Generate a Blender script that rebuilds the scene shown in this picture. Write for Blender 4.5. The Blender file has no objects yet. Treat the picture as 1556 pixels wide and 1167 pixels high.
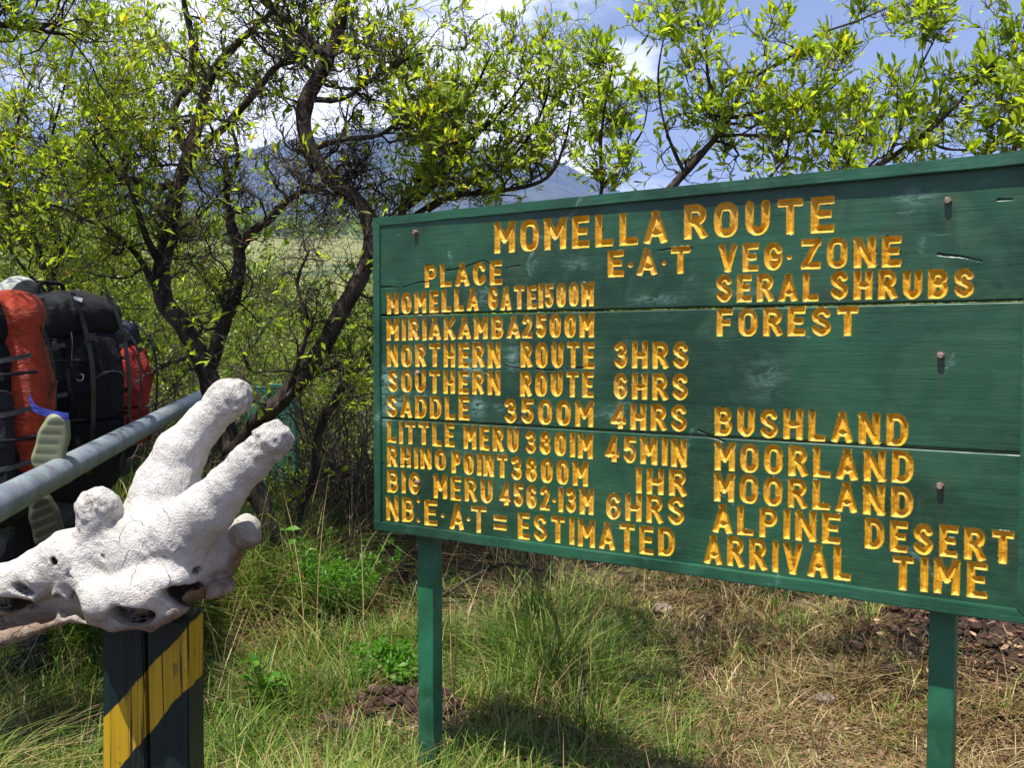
import bpy, math, random
import numpy as np
from mathutils import Vector, Matrix

# ------------------------------------------------------------------ camera, sky, sun, exposure
scene = bpy.context.scene
COL = scene.collection
PITCH = math.atan(58 / 1400.0)
EYE = 1.6
cam_data = bpy.data.cameras.new("camera")
cam_data.sensor_width = 36.0
cam_data.lens = 36.0 * 1400.0 / 1556.0
cam_data.clip_start = 0.05
cam_data.clip_end = 20000.0
cam = bpy.data.objects.new("camera", cam_data)
COL.objects.link(cam)
cam.location = (0, 0, EYE)
cam.rotation_euler = (math.pi / 2 - PITCH, 0, 0)
scene.camera = cam

F_ = np.array([0, math.cos(PITCH), -math.sin(PITCH)])
U_ = np.array([0, math.sin(PITCH), math.cos(PITCH)])
R_ = np.array([1.0, 0, 0])


def ray(px, py):
    return F_ + R_ * ((px - 778.0) / 1400.0) - U_ * ((py - 583.5) / 1400.0)


def P(px, py, Y):
    """a point of the place, seen at that spot of the photograph, Y metres ahead"""
    d = ray(px, py)
    t = Y / d[1]
    return np.array([0, 0, EYE]) + d * t


# direction of the sign (its horizontal edges run away to the left)
_d = ray(-1311, 525)
_d = np.array([_d[0], _d[1], 0.0]); _d /= np.linalg.norm(_d)
SU = -_d                                 # along the sign, to the right
SN = np.array([SU[1], -SU[0], 0.0])      # out of its face
SO = P(571, 804, 3.256)                  # lower left corner of the frame

SUN_EL = math.radians(71)
sun_az_vec = SN * 1.0 + SU * (-0.06)
sun_az_vec = sun_az_vec / np.linalg.norm(sun_az_vec)
to_sun = np.array([sun_az_vec[0] * math.cos(SUN_EL), sun_az_vec[1] * math.cos(SUN_EL), math.sin(SUN_EL)])
sd = bpy.data.lights.new("sun", 'SUN')
sd.energy = 5.0
sd.angle = math.radians(0.5)
sd.color = (1.0, 0.955, 0.87)
sun = bpy.data.objects.new("sun", sd)
COL.objects.link(sun)
sun.rotation_euler = Vector(to_sun).to_track_quat('Z', 'Y').to_euler()

world = bpy.data.worlds.new("World")
scene.world = world
world.use_nodes = True
wt = world.node_tree
wt.nodes.clear()
WN = wt.nodes.new
sky = WN('ShaderNodeTexSky')
sky.sky_type = 'NISHITA'
sky.sun_disc = False
sky.sun_elevation = SUN_EL
sky.sun_rotation = math.atan2(to_sun[0], to_sun[1])
sky.altitude = 1500
sky.air_density = 1.0
sky.dust_density = 2.0
sky.ozone_density = 1.5
bg = WN('ShaderNodeBackground'); bg.inputs[1].default_value = 0.11
hs = WN('ShaderNodeHueSaturation'); hs.inputs['Saturation'].default_value = 0.82
wt.links.new(sky.outputs[0], hs.inputs['Color'])
wt.links.new(hs.outputs[0], bg.inputs[0])
bgc = WN('ShaderNodeBackground'); bgc.inputs[0].default_value = (0.93, 0.96, 1.0, 1); bgc.inputs[1].default_value = 1.15
mixw = WN('ShaderNodeMixShader')
outw = WN('ShaderNodeOutputWorld')
tcw = WN('ShaderNodeTexCoord')
sepw = WN('ShaderNodeSeparateXYZ')
wt.links.new(tcw.outputs['Generated'], sepw.inputs[0])


def wmath(op, a, b=None, clamp=False):
    n = WN('ShaderNodeMath'); n.operation = op; n.use_clamp = clamp
    for i, v in enumerate((a, b)):
        if v is None: continue
        if isinstance(v, (int, float)): n.inputs[i].default_value = v
        else: wt.links.new(v, n.inputs[i])
    return n.outputs[0]


zden = wmath('ADD', wmath('MAXIMUM', sepw.outputs[2], 0.0), 0.22)
cx = wmath('DIVIDE', sepw.outputs[0], zden)
cy = wmath('DIVIDE', sepw.outputs[1], zden)
cmb = WN('ShaderNodeCombineXYZ')
wt.links.new(cx, cmb.inputs[0]); wt.links.new(cy, cmb.inputs[1]); cmb.inputs[2].default_value = 3.7
nz = WN('ShaderNodeTexNoise'); nz.inputs['Scale'].default_value = 1.5; nz.inputs['Detail'].default_value = 7
nz.inputs['Roughness'].default_value = 0.55
wt.links.new(cmb.outputs[0], nz.inputs['Vector'])
# the bank of cloud piled up round the mountain (a place in the sky, centred on its azimuth)
bank = WN('ShaderNodeVectorMath'); bank.operation = 'DISTANCE'
_b = ray(520, 140); _b = _b / np.linalg.norm(_b)
sc1 = WN('ShaderNodeVectorMath'); sc1.operation = 'MULTIPLY'; sc1.inputs[1].default_value = (1, 1, 1.9)
wt.links.new(tcw.outputs['Generated'], sc1.inputs[0])
wt.links.new(sc1.outputs[0], bank.inputs[0]); bank.inputs[1].default_value = (_b[0], _b[1], _b[2] * 1.9)
bk = wmath('MULTIPLY', wmath('SUBTRACT', 0.42, bank.outputs['Value']), 0.9)
low = wmath('MULTIPLY', wmath('SUBTRACT', 0.14, sepw.outputs[2]), 1.1)
cov = wmath('ADD', nz.outputs['Fac'], wmath('ADD', wmath('MAXIMUM', bk, -0.10), wmath('MAXIMUM', wmath('MINIMUM', low, 0.12), -0.05)))
ramp = WN('ShaderNodeMapRange'); ramp.interpolation_type = 'SMOOTHSTEP'
ramp.inputs[1].default_value = 0.53; ramp.inputs[2].default_value = 0.67
wt.links.new(cov, ramp.inputs[0])
wt.links.new(ramp.outputs[0], mixw.inputs[0])
wt.links.new(bg.outputs[0], mixw.inputs[1]); wt.links.new(bgc.outputs[0], mixw.inputs[2])
wt.links.new(mixw.outputs[0], outw.inputs[0])

scene.view_settings.view_transform = 'Standard'
scene.view_settings.look = 'None'
scene.view_settings.exposure = 0.84
scene.view_settings.gamma = 1.0
scene.view_settings.use_curve_mapping = False
scene.render.engine = 'CYCLES'
scene.cycles.max_bounces = 8
scene.cycles.transmission_bounces = 4
scene.cycles.diffuse_bounces = 4
scene.cycles.volume_bounces = 0

# ------------------------------------------------------------------ helpers
rng = np.random.default_rng(7)


def tag(o, label=None, cat=None, group=None, kind=None):
    if label: o['label'] = label
    if cat: o['category'] = cat
    if group: o['group'] = group
    if kind: o['kind'] = kind
    return o


def empty(name, loc, label=None, cat=None, group=None):
    o = bpy.data.objects.new(name, None)
    o.empty_display_size = 0.1
    COL.objects.link(o)
    o.location = loc
    return tag(o, label, cat, group)


def mk(name, verts, faces, mat, parent=None, smooth=False, tint=None, attrs=None, origin=None, local=False):
    """one mesh object from arrays; verts are world coordinates, faces (n,3|4) array or list"""
    v = np.asarray(verts, dtype=np.float64)
    if local:
        origin = (0.0, 0.0, 0.0)
    if origin is None:
        origin = (0.0, 0.0, 0.0)
        if parent is not None: origin = tuple(parent_world(parent))
    v = v - np.array(origin)
    me = bpy.data.meshes.new(name)
    if isinstance(faces, np.ndarray):
        n, k = faces.shape
        me.vertices.add(len(v)); me.vertices.foreach_set('co', v.astype(np.float32).ravel())
        me.loops.add(n * k); me.loops.foreach_set('vertex_index', faces.astype(np.int32).ravel())
        me.polygons.add(n)
        me.polygons.foreach_set('loop_start', np.arange(0, n * k, k, dtype=np.int32))
        me.update(calc_edges=True)
    else:
        me.from_pydata([tuple(x) for x in v], [], [tuple(int(i) for i in f) for f in faces])
        me.update()
    if smooth:
        me.polygons.foreach_set('use_smooth', np.ones(len(me.polygons), dtype=bool))
    if tint is not None:
        attrs = dict(attrs or {}); attrs['tint'] = tint
    for k_, a_ in (attrs or {}).items():
        at = me.attributes.new(k_, 'FLOAT', 'POINT')
        at.data.foreach_set('value', np.asarray(a_, dtype=np.float32))
    me.materials.append(mat)
    o = bpy.data.objects.new(name, me)
    COL.objects.link(o)
    if local:
        o.parent = parent
    elif parent is not None:
        o.parent = parent
        pw = parent_world(parent)
        o.location = (origin[0] - pw[0], origin[1] - pw[1], origin[2] - pw[2])
    else:
        o.location = origin
    return o


def parent_world(p):
    v = np.zeros(3)
    while p is not None:
        v += np.array(p.location); p = p.parent
    return v


class MB:
    """collects pieces into one mesh"""
    def __init__(s): s.v = []; s.f = []; s.n = 0
    def add(s, v, f):
        v = np.asarray(v, dtype=float)
        s.v.append(v); s.f += [tuple(i + s.n for i in q) for q in f]; s.n += len(v)
        return s
    def box(s, o, ax, ay, az, bev=0.0):
        """box from corner o with edge vectors ax, ay, az; bevelled by bev (chamfer)"""
        o, ax, ay, az = (np.array(q, dtype=float) for q in (o, ax, ay, az))
        lx, ly, lz = (np.linalg.norm(q) for q in (ax, ay, az))
        if bev <= 0:
            v = [o + ax * i + ay * j + az * k for i in (0, 1) for j in (0, 1) for k in (0, 1)]
            f = [(0, 1, 3, 2), (4, 6, 7, 5), (0, 4, 5, 1), (2, 3, 7, 6), (0, 2, 6, 4), (1, 5, 7, 3)]
            if np.dot(np.cross(ax, ay), az) < 0: f = [q[::-1] for q in f]
            return s.add(v, f)
        import bmesh
        bm = bmesh.new()
        v = [bm.verts.new(o + ax * i + ay * j + az * k) for i in (0, 1) for j in (0, 1) for k in (0, 1)]
        for q in [(0, 1, 3, 2), (4, 6, 7, 5), (0, 4, 5, 1), (2, 3, 7, 6), (0, 2, 6, 4), (1, 5, 7, 3)]:
            bm.faces.new([v[i] for i in q])
        bmesh.ops.recalc_face_normals(bm, faces=bm.faces)
        bmesh.ops.bevel(bm, geom=list(bm.edges), offset=bev, segments=2, affect='EDGES', profile=0.6)
        bm.verts.index_update()
        vv = [tuple(x.co) for x in bm.verts]; ff = [tuple(x.index for x in f.verts) for f in bm.faces]
        bm.free()
        return s.add(vv, ff)
    def tube(s, pts, rad, k=10, cap=True):
        v, f = tube(pts, rad, k, cap)
        return s.add(v, f)
    def build(s, name, mat, parent=None, smooth=False, **kw):
        return mk(name, np.concatenate(s.v), s.f, mat, parent, smooth, **kw)


def frames(pts):
    pts = np.asarray(pts, dtype=float)
    t = np.gradient(pts, axis=0); t /= (np.linalg.norm(t, axis=1)[:, None] + 1e-12)
    a = np.array([0.31, 0.22, 0.93])
    if abs(np.dot(a, t[0])) > 0.9: a = np.array([1.0, 0, 0])
    n = []
    for i in range(len(pts)):
        a = a - np.dot(a, t[i]) * t[i]; a /= np.linalg.norm(a) + 1e-12
        n.append(a.copy())
    n = np.array(n)
    return t, n, np.cross(t, n)


def tube(pts, rad, k=10, cap=True):
    pts = np.asarray(pts, dtype=float)
    m = len(pts)
    rad = np.full(m, rad) if np.isscalar(rad) else np.asarray(rad, dtype=float)
    t, n, b = frames(pts)
    ang = np.linspace(0, 2 * math.pi, k, endpoint=False)
    v = (pts[:, None, :] + rad[:, None, None] * (np.cos(ang)[None, :, None] * n[:, None, :] + np.sin(ang)[None, :, None] * b[:, None, :])).reshape(-1, 3)
    f = []
    for i in range(m - 1):
        for j in range(k):
            j2 = (j + 1) % k
            f.append((i * k + j, i * k + j2, (i + 1) * k + j2, (i + 1) * k + j))
    if cap:
        f.append(tuple(range(k))[::-1]); f.append(tuple((m - 1) * k + j for j in range(k)))
    return v, f


def spline(pts, n):
    """Catmull-Rom through rows of pts, n samples per span"""
    p = np.asarray(pts, dtype=float)
    if len(p) < 3:
        return np.array([p[0] + (p[1] - p[0]) * t for t in np.linspace(0, 1, n + 1)])
    q = np.vstack([2 * p[0] - p[1], p, 2 * p[-1] - p[-2]])
    out = []
    for i in range(1, len(q) - 2):
        for t in np.linspace(0, 1, n, endpoint=False):
            a, b, c, d = q[i - 1], q[i], q[i + 1], q[i + 2]
            out.append(0.5 * ((2 * b) + (c - a) * t + (2 * a - 5 * b + 4 * c - d) * t * t + (-a + 3 * b - 3 * c + d) * t ** 3))
    out.append(p[-1])
    return np.array(out)


_lat = np.random.default_rng(3).random((32, 32, 32)).astype(np.float32)


def vnoise(p, s=1.0):
    """smooth value noise, about -1..1, p (...,3)"""
    q = np.asarray(p) * s
    i = np.floor(q).astype(np.int64); f = q - i; f = f * f * (3 - 2 * f)
    i &= 31; j = (i + 1) & 31
    x0, y0, z0 = i[..., 0], i[..., 1], i[..., 2]; x1, y1, z1 = j[..., 0], j[..., 1], j[..., 2]
    fx, fy, fz = f[..., 0], f[..., 1], f[..., 2]
    c = ((_lat[x0, y0, z0] * (1 - fx) + _lat[x1, y0, z0] * fx) * (1 - fy) + (_lat[x0, y1, z0] * (1 - fx) + _lat[x1, y1, z0] * fx) * fy) * (1 - fz) \
        + ((_lat[x0, y0, z1] * (1 - fx) + _lat[x1, y0, z1] * fx) * (1 - fy) + (_lat[x0, y1, z1] * (1 - fx) + _lat[x1, y1, z1] * fx) * fy) * fz
    return c * 2 - 1


def fbm(p, s=1.0, o=4):
    r = 0; a = 0.5
    for k in range(o):
        r = r + a * vnoise(np.asarray(p) + 7.3 * k, s * 2 ** k); a *= 0.5
    return r


# ------------------------------------------------------------------ signed distance shapes
class SDF:
    def __init__(s, lo, hi, h):
        s.lo = np.array(lo, dtype=float); s.h = h
        n = np.ceil((np.array(hi) - s.lo) / h).astype(int) + 1
        g = np.meshgrid(*[s.lo[a] + h * np.arange(n[a]) for a in range(3)], indexing='ij')
        s.p = np.stack(g, -1).astype(np.float32)
        s.f = np.full(s.p.shape[:3], 1e3, dtype=np.float32)
    def cap(s, a, b, ra, rb):
        a = np.array(a, dtype=np.float32); b = np.array(b, dtype=np.float32)
        ab = b - a; pa = s.p - a
        t = np.clip((pa @ ab) / (ab @ ab + 1e-9), 0, 1)
        return np.linalg.norm(pa - t[..., None] * ab, axis=-1) - (ra + (rb - ra) * t)
    def ell(s, c, r, M=None):
        q = s.p - np.array(c, dtype=np.float32)
        if M is not None: q = q @ np.array(M, dtype=np.float32)      # columns of M: local axes
        r = np.array(r, dtype=np.float32)
        k0 = np.linalg.norm(q / r, axis=-1); k1 = np.linalg.norm(q / (r * r), axis=-1) + 1e-9
        return k0 * (k0 - 1) / k1
    def rbox(s, c, hs_, rr, M=None):
        q = s.p - np.array(c, dtype=np.float32)
        if M is not None: q = q @ np.array(M, dtype=np.float32)
        q = np.abs(q) - (np.array(hs_, dtype=np.float32) - rr)
        return np.linalg.norm(np.maximum(q, 0), axis=-1) + np.minimum(q.max(-1), 0) - rr
    def u(s, d, k=0.0):
        if k <= 0: s.f = np.minimum(s.f, d); return s
        h = np.clip(0.5 + 0.5 * (s.f - d) / k, 0, 1)
        s.f = s.f * (1 - h) + d * h - k * h * (1 - h); return s
    def sub(s, d, k=0.0):
        if k <= 0: s.f = np.maximum(s.f, -d); return s
        h = np.clip(0.5 - 0.5 * (s.f + d) / k, 0, 1)
        s.f = s.f * (1 - h) + (-d) * h + k * h * (1 - h); return s
    def noise(s, amp, sc, o=3):
        m = np.abs(s.f) < max(0.03, 4 * amp)
        s.f[m] += amp * fbm(s.p[m], sc, o)
        return s
    def mesh(s):
        f = s.f.astype(np.float64); f[0] = f[-1] = 1; f[:, 0] = f[:, -1] = 1; f[:, :, 0] = f[:, :, -1] = 1
        nx, ny, nz_ = f.shape
        ins = f < 0
        cn = np.array([[i, j, k] for i in (0, 1) for j in (0, 1) for k in (0, 1)])
        cnt = sum(ins[c[0]:nx - 1 + c[0], c[1]:ny - 1 + c[1], c[2]:nz_ - 1 + c[2]].astype(np.int8) for c in cn)
        act = np.argwhere((cnt > 0) & (cnt < 8))
        idx = np.full((nx - 1, ny - 1, nz_ - 1), -1, dtype=np.int64)
        idx[act[:, 0], act[:, 1], act[:, 2]] = np.arange(len(act))
        vals = np.stack([f[act[:, 0] + c[0], act[:, 1] + c[1], act[:, 2] + c[2]] for c in cn], 1)
        acc = np.zeros((len(act), 3)); w = np.zeros(len(act))
        for a in range(8):
            for b in range(a + 1, 8):
                if np.abs(cn[a] - cn[b]).sum() != 1: continue
                va, vb = vals[:, a], vals[:, b]
                m = (va < 0) != (vb < 0)
                t = np.where(m, va / np.where(m, va - vb, 1), 0)
                acc += np.where(m[:, None], cn[a] + t[:, None] * (cn[b] - cn[a]), 0); w += m
        v = s.lo + s.h * (act + acc / w[:, None])
        F = []
        for ax in range(3):
            o1, o2 = [(1, 2), (2, 0), (0, 1)][ax]
            sl = [slice(None)] * 3; sl[ax] = slice(0, -1); A = ins[tuple(sl)]
            sl[ax] = slice(1, None); B = ins[tuple(sl)]
            e = np.argwhere(A != B)
            e = e[(e[:, o1] > 0) & (e[:, o2] > 0)]
            fl = A[e[:, 0], e[:, 1], e[:, 2]]
            d1 = np.zeros(3, int); d1[o1] = 1; d2 = np.zeros(3, int); d2[o2] = 1
            q = [idx[tuple((e - dd).T)] for dd in (d1 + d2, d2, 0 * d1, d1)]
            q = np.stack(q, 1)
            q[~fl] = q[~fl][:, ::-1]
            F.append(q)
        F = np.concatenate(F)
        F = F[(F >= 0).all(1)]
        return v, F


# ------------------------------------------------------------------ materials
class NT:
    def __init__(s, name):
        s.m = bpy.data.materials.new(name); s.m.use_nodes = True; s.t = s.m.node_tree
        s.t.nodes.clear(); s.out = s.t.nodes.new('ShaderNodeOutputMaterial')
        s.tc = s.t.nodes.new('ShaderNodeTexCoord')
    def n(s, ty, ins=None, **kw):
        x = s.t.nodes.new('ShaderNode' + ty)
        for k, v in kw.items(): setattr(x, k, v)
        for k, v in (ins or {}).items(): s.set(x.inputs[k], v)
        return x
    def set(s, i, v):
        if hasattr(v, 'is_output') or isinstance(v, bpy.types.NodeSocket): s.t.links.new(v, i)
        else: i.default_value = v
    def math(s, op, a, b=0.0, clamp=False):
        x = s.n('Math', {0: a, 1: b}, operation=op); x.use_clamp = clamp; return x.outputs[0]
    def noise(s, scale, detail=4, rough=0.55, vec=None, dist=0.0):
        return s.n('TexNoise', {'Vector': vec or s.tc.outputs['Object'], 'Scale': scale, 'Detail': detail, 'Roughness': rough, 'Distortion': dist}).outputs['Fac']
    def map(s, scale=(1, 1, 1), rot=(0, 0, 0), loc=(0, 0, 0), vec=None):
        return s.n('Mapping', {'Vector': vec or s.tc.outputs['Object'], 'Scale': scale, 'Rotation': rot, 'Location': loc}).outputs[0]
    def ramp(s, fac, stops, interp='LINEAR'):
        x = s.n('ValToRGB', {'Fac': fac}); r = x.color_ramp; r.interpolation = interp
        while len(r.elements) < len(stops): r.elements.new(0.5)
        for e, (p, c) in zip(r.elements, stops):
            e.position = p; e.color = (c[0], c[1], c[2], 1) if hasattr(c, '__len__') else (c, c, c, 1)
        return x.outputs[0]
    def rng(s, v, a, b, c=0.0, d=1.0, smooth=True):
        x = s.n('MapRange', {0: v, 1: a, 2: b, 3: c, 4: d}); x.interpolation_type = 'SMOOTHSTEP' if smooth else 'LINEAR'
        return x.outputs[0]
    def mix(s, f, a, b, blend='MIX'):
        x = s.n('Mix', data_type='RGBA', blend_type=blend)
        s.set(x.inputs[0], f)
        for i, v in ((6, a), (7, b)):
            if isinstance(v, tuple) and len(v) == 3: v = (*v, 1)
            s.set(x.inputs[i], v)
        return x.outputs[2]
    def bump(s, h, strength=0.5, dist=0.01, normal=None):
        x = s.n('Bump', {'Height': h, 'Strength': strength, 'Distance': dist})
        if normal is not None: s.set(x.inputs['Normal'], normal)
        return x.outputs[0]
    def attr(s, name): return s.n('Attribute', attribute_name=name).outputs['Fac']
    def pr(s, color, rough=0.6, normal=None, metal=0.0, spec=0.5, **kw):
        if isinstance(color, tuple) and len(color) == 3: color = (*color, 1)
        d = {'Base Color': color, 'Roughness': rough, 'Metallic': metal, 'Specular IOR Level': spec}
        if normal is not None: d['Normal'] = normal
        d.update(kw)
        x = s.n('BsdfPrincipled', d)
        s.t.links.new(x.outputs[0], s.out.inputs[0])
        return x


def simple(name, col, rough=0.6, var=0.25, scale=12, bump=0.3, bscale=60, bdist=0.002, metal=0.0, spec=0.5):
    t = NT(name)
    c = t.mix(t.rng(t.noise(scale), 0.3, 0.7), tuple(x * (1 - var) for x in col), tuple(min(1, x * (1 + var)) for x in col))
    t.pr(c, rough, t.bump(t.noise(bscale), bump, bdist), metal, spec)
    return t.m


def leaf_mat(name, stops, trans=0.42, rough=0.42, spec=0.5, tmul=(1.25, 1.3, 0.6)):
    t = NT(name)
    c = t.ramp(t.attr('tint'), stops)
    b = t.pr(c, rough, spec=spec)
    tc_ = t.mix(1.0, c, tmul, 'MULTIPLY')
    tr = t.n('BsdfTranslucent', {'Color': tc_})
    mx = t.n('MixShader', {0: trans}); t.t.links.new(b.outputs[0], mx.inputs[1]); t.t.links.new(tr.outputs[0], mx.inputs[2])
    t.t.links.new(mx.outputs[0], t.out.inputs[0])
    return t.m


M = {}
M['leaf'] = leaf_mat('leaf', [(0.0, (0.13, 0.21, 0.02)), (0.45, (0.31, 0.44, 0.045)), (0.85, (0.46, 0.56, 0.08)), (0.94, (0.52, 0.46, 0.05)), (1.0, (0.5, 0.26, 0.05))], trans=0.62, tmul=(1.6, 1.5, 0.5), rough=0.5, spec=0.4)
M['bushleaf'] = leaf_mat('bush leaf', [(0.0, (0.10, 0.15, 0.018)), (0.5, (0.25, 0.34, 0.035)), (0.88, (0.40, 0.46, 0.08)), (1.0, (0.4, 0.36, 0.07))], trans=0.4)
M['grass'] = leaf_mat('grass blade', [(0.0, (0.035, 0.085, 0.012)), (0.45, (0.13, 0.235, 0.028)), (0.75, (0.28, 0.34, 0.06)), (1.0, (0.48, 0.42, 0.17))], trans=0.35, rough=0.5, spec=0.3)
M['straw'] = leaf_mat('dry grass', [(0.0, (0.08, 0.045, 0.02)), (0.5, (0.27, 0.175, 0.075)), (0.85, (0.46, 0.34, 0.17)), (1.0, (0.62, 0.50, 0.30))], trans=0.2, rough=0.6, spec=0.25, tmul=(1, 0.95, 0.8))
M['litter'] = leaf_mat('dead leaf', [(0.0, (0.06, 0.03, 0.02)), (0.5, (0.22, 0.10, 0.05)), (1.0, (0.48, 0.33, 0.2))], trans=0.1, rough=0.6, tmul=(1, 0.9, 0.8))


def bark(name, a, b, bs=1.0):
    t = NT(name)
    v = t.map((14, 14, 3.0))
    n1 = t.noise(1.6, 6, 0.65, v, 0.6)
    n2 = t.noise(3.0, 3)
    vo = t.n('TexVoronoi', {'Vector': t.map((30, 30, 8)), 'Scale': 1.0}).outputs['Distance']
    c = t.mix(t.rng(n1, 0.35, 0.72), a, b)
    c = t.mix(t.rng(n2, 0.55, 0.75, 0, 0.35), c, (0.12, 0.13, 0.09))
    h = t.math('ADD', n1, t.math('MULTIPLY', vo, 0.5))
    t.pr(c, 0.85, t.bump(h, 0.9 * bs, 0.012), spec=0.3)
    return t.m


M['bark'] = bark('dark bark', (0.018, 0.013, 0.011), (0.085, 0.060, 0.046))
M['palebark'] = bark('pale bark', (0.07, 0.045, 0.033), (0.30, 0.22, 0.17))
M['twig'] = simple('twig', (0.06, 0.044, 0.034), 0.8, 0.5, 3, 0.2, 80, spec=0.3)


def green_paint(name, base, scuff=0.5, stain=0.5, vert=False):
    """worn gloss paint on sawn timber: base colour, grain in relief, bare patches and grime"""
    t = NT(name)
    v = t.map((6.0, 85, 85) if not vert else (85, 85, 6.0), vec=t.tc.outputs['Object'])
    gr = t.noise(1.0, 6, 0.6, v, 0.8)
    gr2 = t.noise(2.6, 4, 0.6, v, 0.2)
    big = t.noise(2.2, 5, 0.6, dist=0.5)
    mid = t.noise(9, 5, 0.65, dist=1.0)
    dots = t.noise(160, 2)
    dk = tuple(x * 0.55 for x in base); lt = (base[0] * 1.9 + 0.004, base[1] * 1.3, base[2] * 1.35)
    c = t.mix(t.rng(big, 0.40, 0.60), dk, tuple(x * 1.15 for x in base))
    c = t.mix(t.rng(mid, 0.45, 0.75, 0, 0.6), c, lt)
    c = t.mix(t.rng(gr, 0.52, 0.68, 0, 0.25), c, tuple(x * 0.35 for x in base))
    st = t.math('MULTIPLY', t.rng(t.noise(3.1, 4, 0.6, t.map(loc=(5, 2, 1))), 0.58, 0.72), stain)
    c = t.mix(st, c, (0.035, 0.045, 0.03))
    sc = t.math('MULTIPLY', t.rng(t.noise(5.0, 6, 0.7, t.map((1, 1.6, 1.6), loc=(1.3, 4, 7)), 1.2), 0.60, 0.74), scuff)
    sc = t.math('MULTIPLY', sc, t.rng(gr2, 0.35, 0.6))
    c = t.mix(sc, c, (0.20, 0.36, 0.32))
    scr = t.rng(t.noise(1.0, 2, 0.5, t.map((3, 40, 90), rot=(0, 0.30, 0)), 0.3), 0.70, 0.73)
    scr = t.math('MULTIPLY', scr, t.rng(t.noise(6, 3, vec=t.map(loc=(2, 8, 3))), 0.5, 0.6))
    c = t.mix(t.math('MULTIPLY', scr, 0.6), c, (0.15, 0.25, 0.20))
    c = t.mix(t.rng(t.noise(1.1, 4, 0.6, t.map((1, 1, 2.2), loc=(9, 1, 4))), 0.45, 0.75, 0, 0.65), c, tuple(x * 0.38 for x in base))
    chip = t.rng(t.noise(85, 3, 0.6), 0.735, 0.76)
    c = t.mix(chip, c, (0.03, 0.03, 0.022))
    h = t.math('ADD', t.math('MULTIPLY', gr, 1.0), t.math('ADD', t.math('MULTIPLY', gr2, 0.5), t.math('MULTIPLY', dots, 0.12)))
    t.h = h
    ro = t.rng(mid, 0.3, 0.7, 0.32, 0.55)
    t.c = c; t.ro = ro
    t.pr(c, ro, t.bump(h, 0.4, 0.003), spec=0.5)
    return t


def plank_mat():
    t = green_paint('carved sign plank', (0.017, 0.078, 0.038), 1.0, 0.9)
    # overspill of the yellow along the carving
    e = t.math('MULTIPLY', t.attr('halo'), t.rng(t.noise(70, 3), 0.38, 0.6, 0.15, 0.9))
    c = t.mix(e, t.c, (0.16, 0.14, 0.015))
    # rust runs below the bolts
    r = t.math('MULTIPLY', t.attr('rust'), t.rng(t.noise(8, 4, vec=t.map((30, 1, 3))), 0.3, 0.7, 0.2, 0.8))
    c = t.mix(r, c, (0.12, 0.075, 0.045))
    c = t.mix(t.attr('crack'), c, (0.008, 0.01, 0.008))
    w = t.math('MULTIPLY', t.attr('worn'), t.rng(t.noise(26, 6, 0.7, t.map((1, 2.2, 2.2)), 1.0), 0.40, 0.62))
    c = t.mix(w, c, (0.22, 0.36, 0.33))
    t.pr(c, t.ro, t.bump(t.h, 0.38, 0.0025), spec=0.5)
    return t.m


def yellow_mat():
    t = NT('yellow carved paint')
    n = t.noise(30, 5, 0.65)
    c = t.mix(t.rng(n, 0.3, 0.7), (0.56, 0.26, 0.010), (0.80, 0.45, 0.030))
    c = t.mix(t.rng(t.noise(16, 5, 0.7), 0.60, 0.76, 0, 0.55), c, (0.26, 0.12, 0.02))
    c = t.mix(t.rng(t.noise(120, 2), 0.66, 0.74, 0, 0.7), c, (0.12, 0.06, 0.02))
    c = t.mix(t.rng(t.noise(42, 5, 0.7, t.map(loc=(3, 3, 3))), 0.70, 0.74, 0, 0.8), c, (0.10, 0.12, 0.05))
    c = t.mix(t.rng(t.noise(3.5, 4), 0.5, 0.7, 0, 0.45), c, (0.66, 0.44, 0.12))
    t.pr(c, 0.5, t.bump(t.math('ADD', t.noise(90, 4), n), 0.35, 0.002), spec=0.4)
    return t.m


M['plank'] = plank_mat()
M['yellow'] = yellow_mat()
M['frame'] = green_paint('frame paint', (0.018, 0.098, 0.052), 1.0, 0.35).m
M['signpost'] = green_paint('sign post paint', (0.020, 0.14, 0.072), 0.3, 0.15, True).m
M['bolt'] = simple('rusty bolt', (0.30, 0.22, 0.18), 0.55, 0.45, 90, 0.8, 300, metal=0.45)
M['steel'] = None


def steel():
    t = NT('galvanised pipe')
    n = t.noise(14, 5, 0.6); v = t.n('TexVoronoi', {'Vector': t.tc.outputs['Object'], 'Scale': 90}).outputs['Color']
    c = t.mix(t.rng(n, 0.3, 0.7), (0.19, 0.235, 0.275), (0.30, 0.345, 0.385))
    c = t.mix(0.10, c, v)
    c = t.mix(t.rng(t.noise(5, 7, 0.78, dist=1.5), 0.56, 0.70, 0, 0.85), c, (0.14, 0.10, 0.08))
    c = t.mix(t.rng(t.noise(60, 3), 0.68, 0.74), c, (0.05, 0.05, 0.05))
    t.pr(c, t.rng(n, 0.3, 0.7, 0.42, 0.6), t.bump(t.noise(140, 3), 0.25, 0.001), 0.45, 0.5)
    return t.m


M['steel'] = steel()

# ================================================================== THE GROUND
def sst(x, a, b):
    t = np.clip((x - a) / (b - a), 0, 1); return t * t * (3 - 2 * t)


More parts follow.
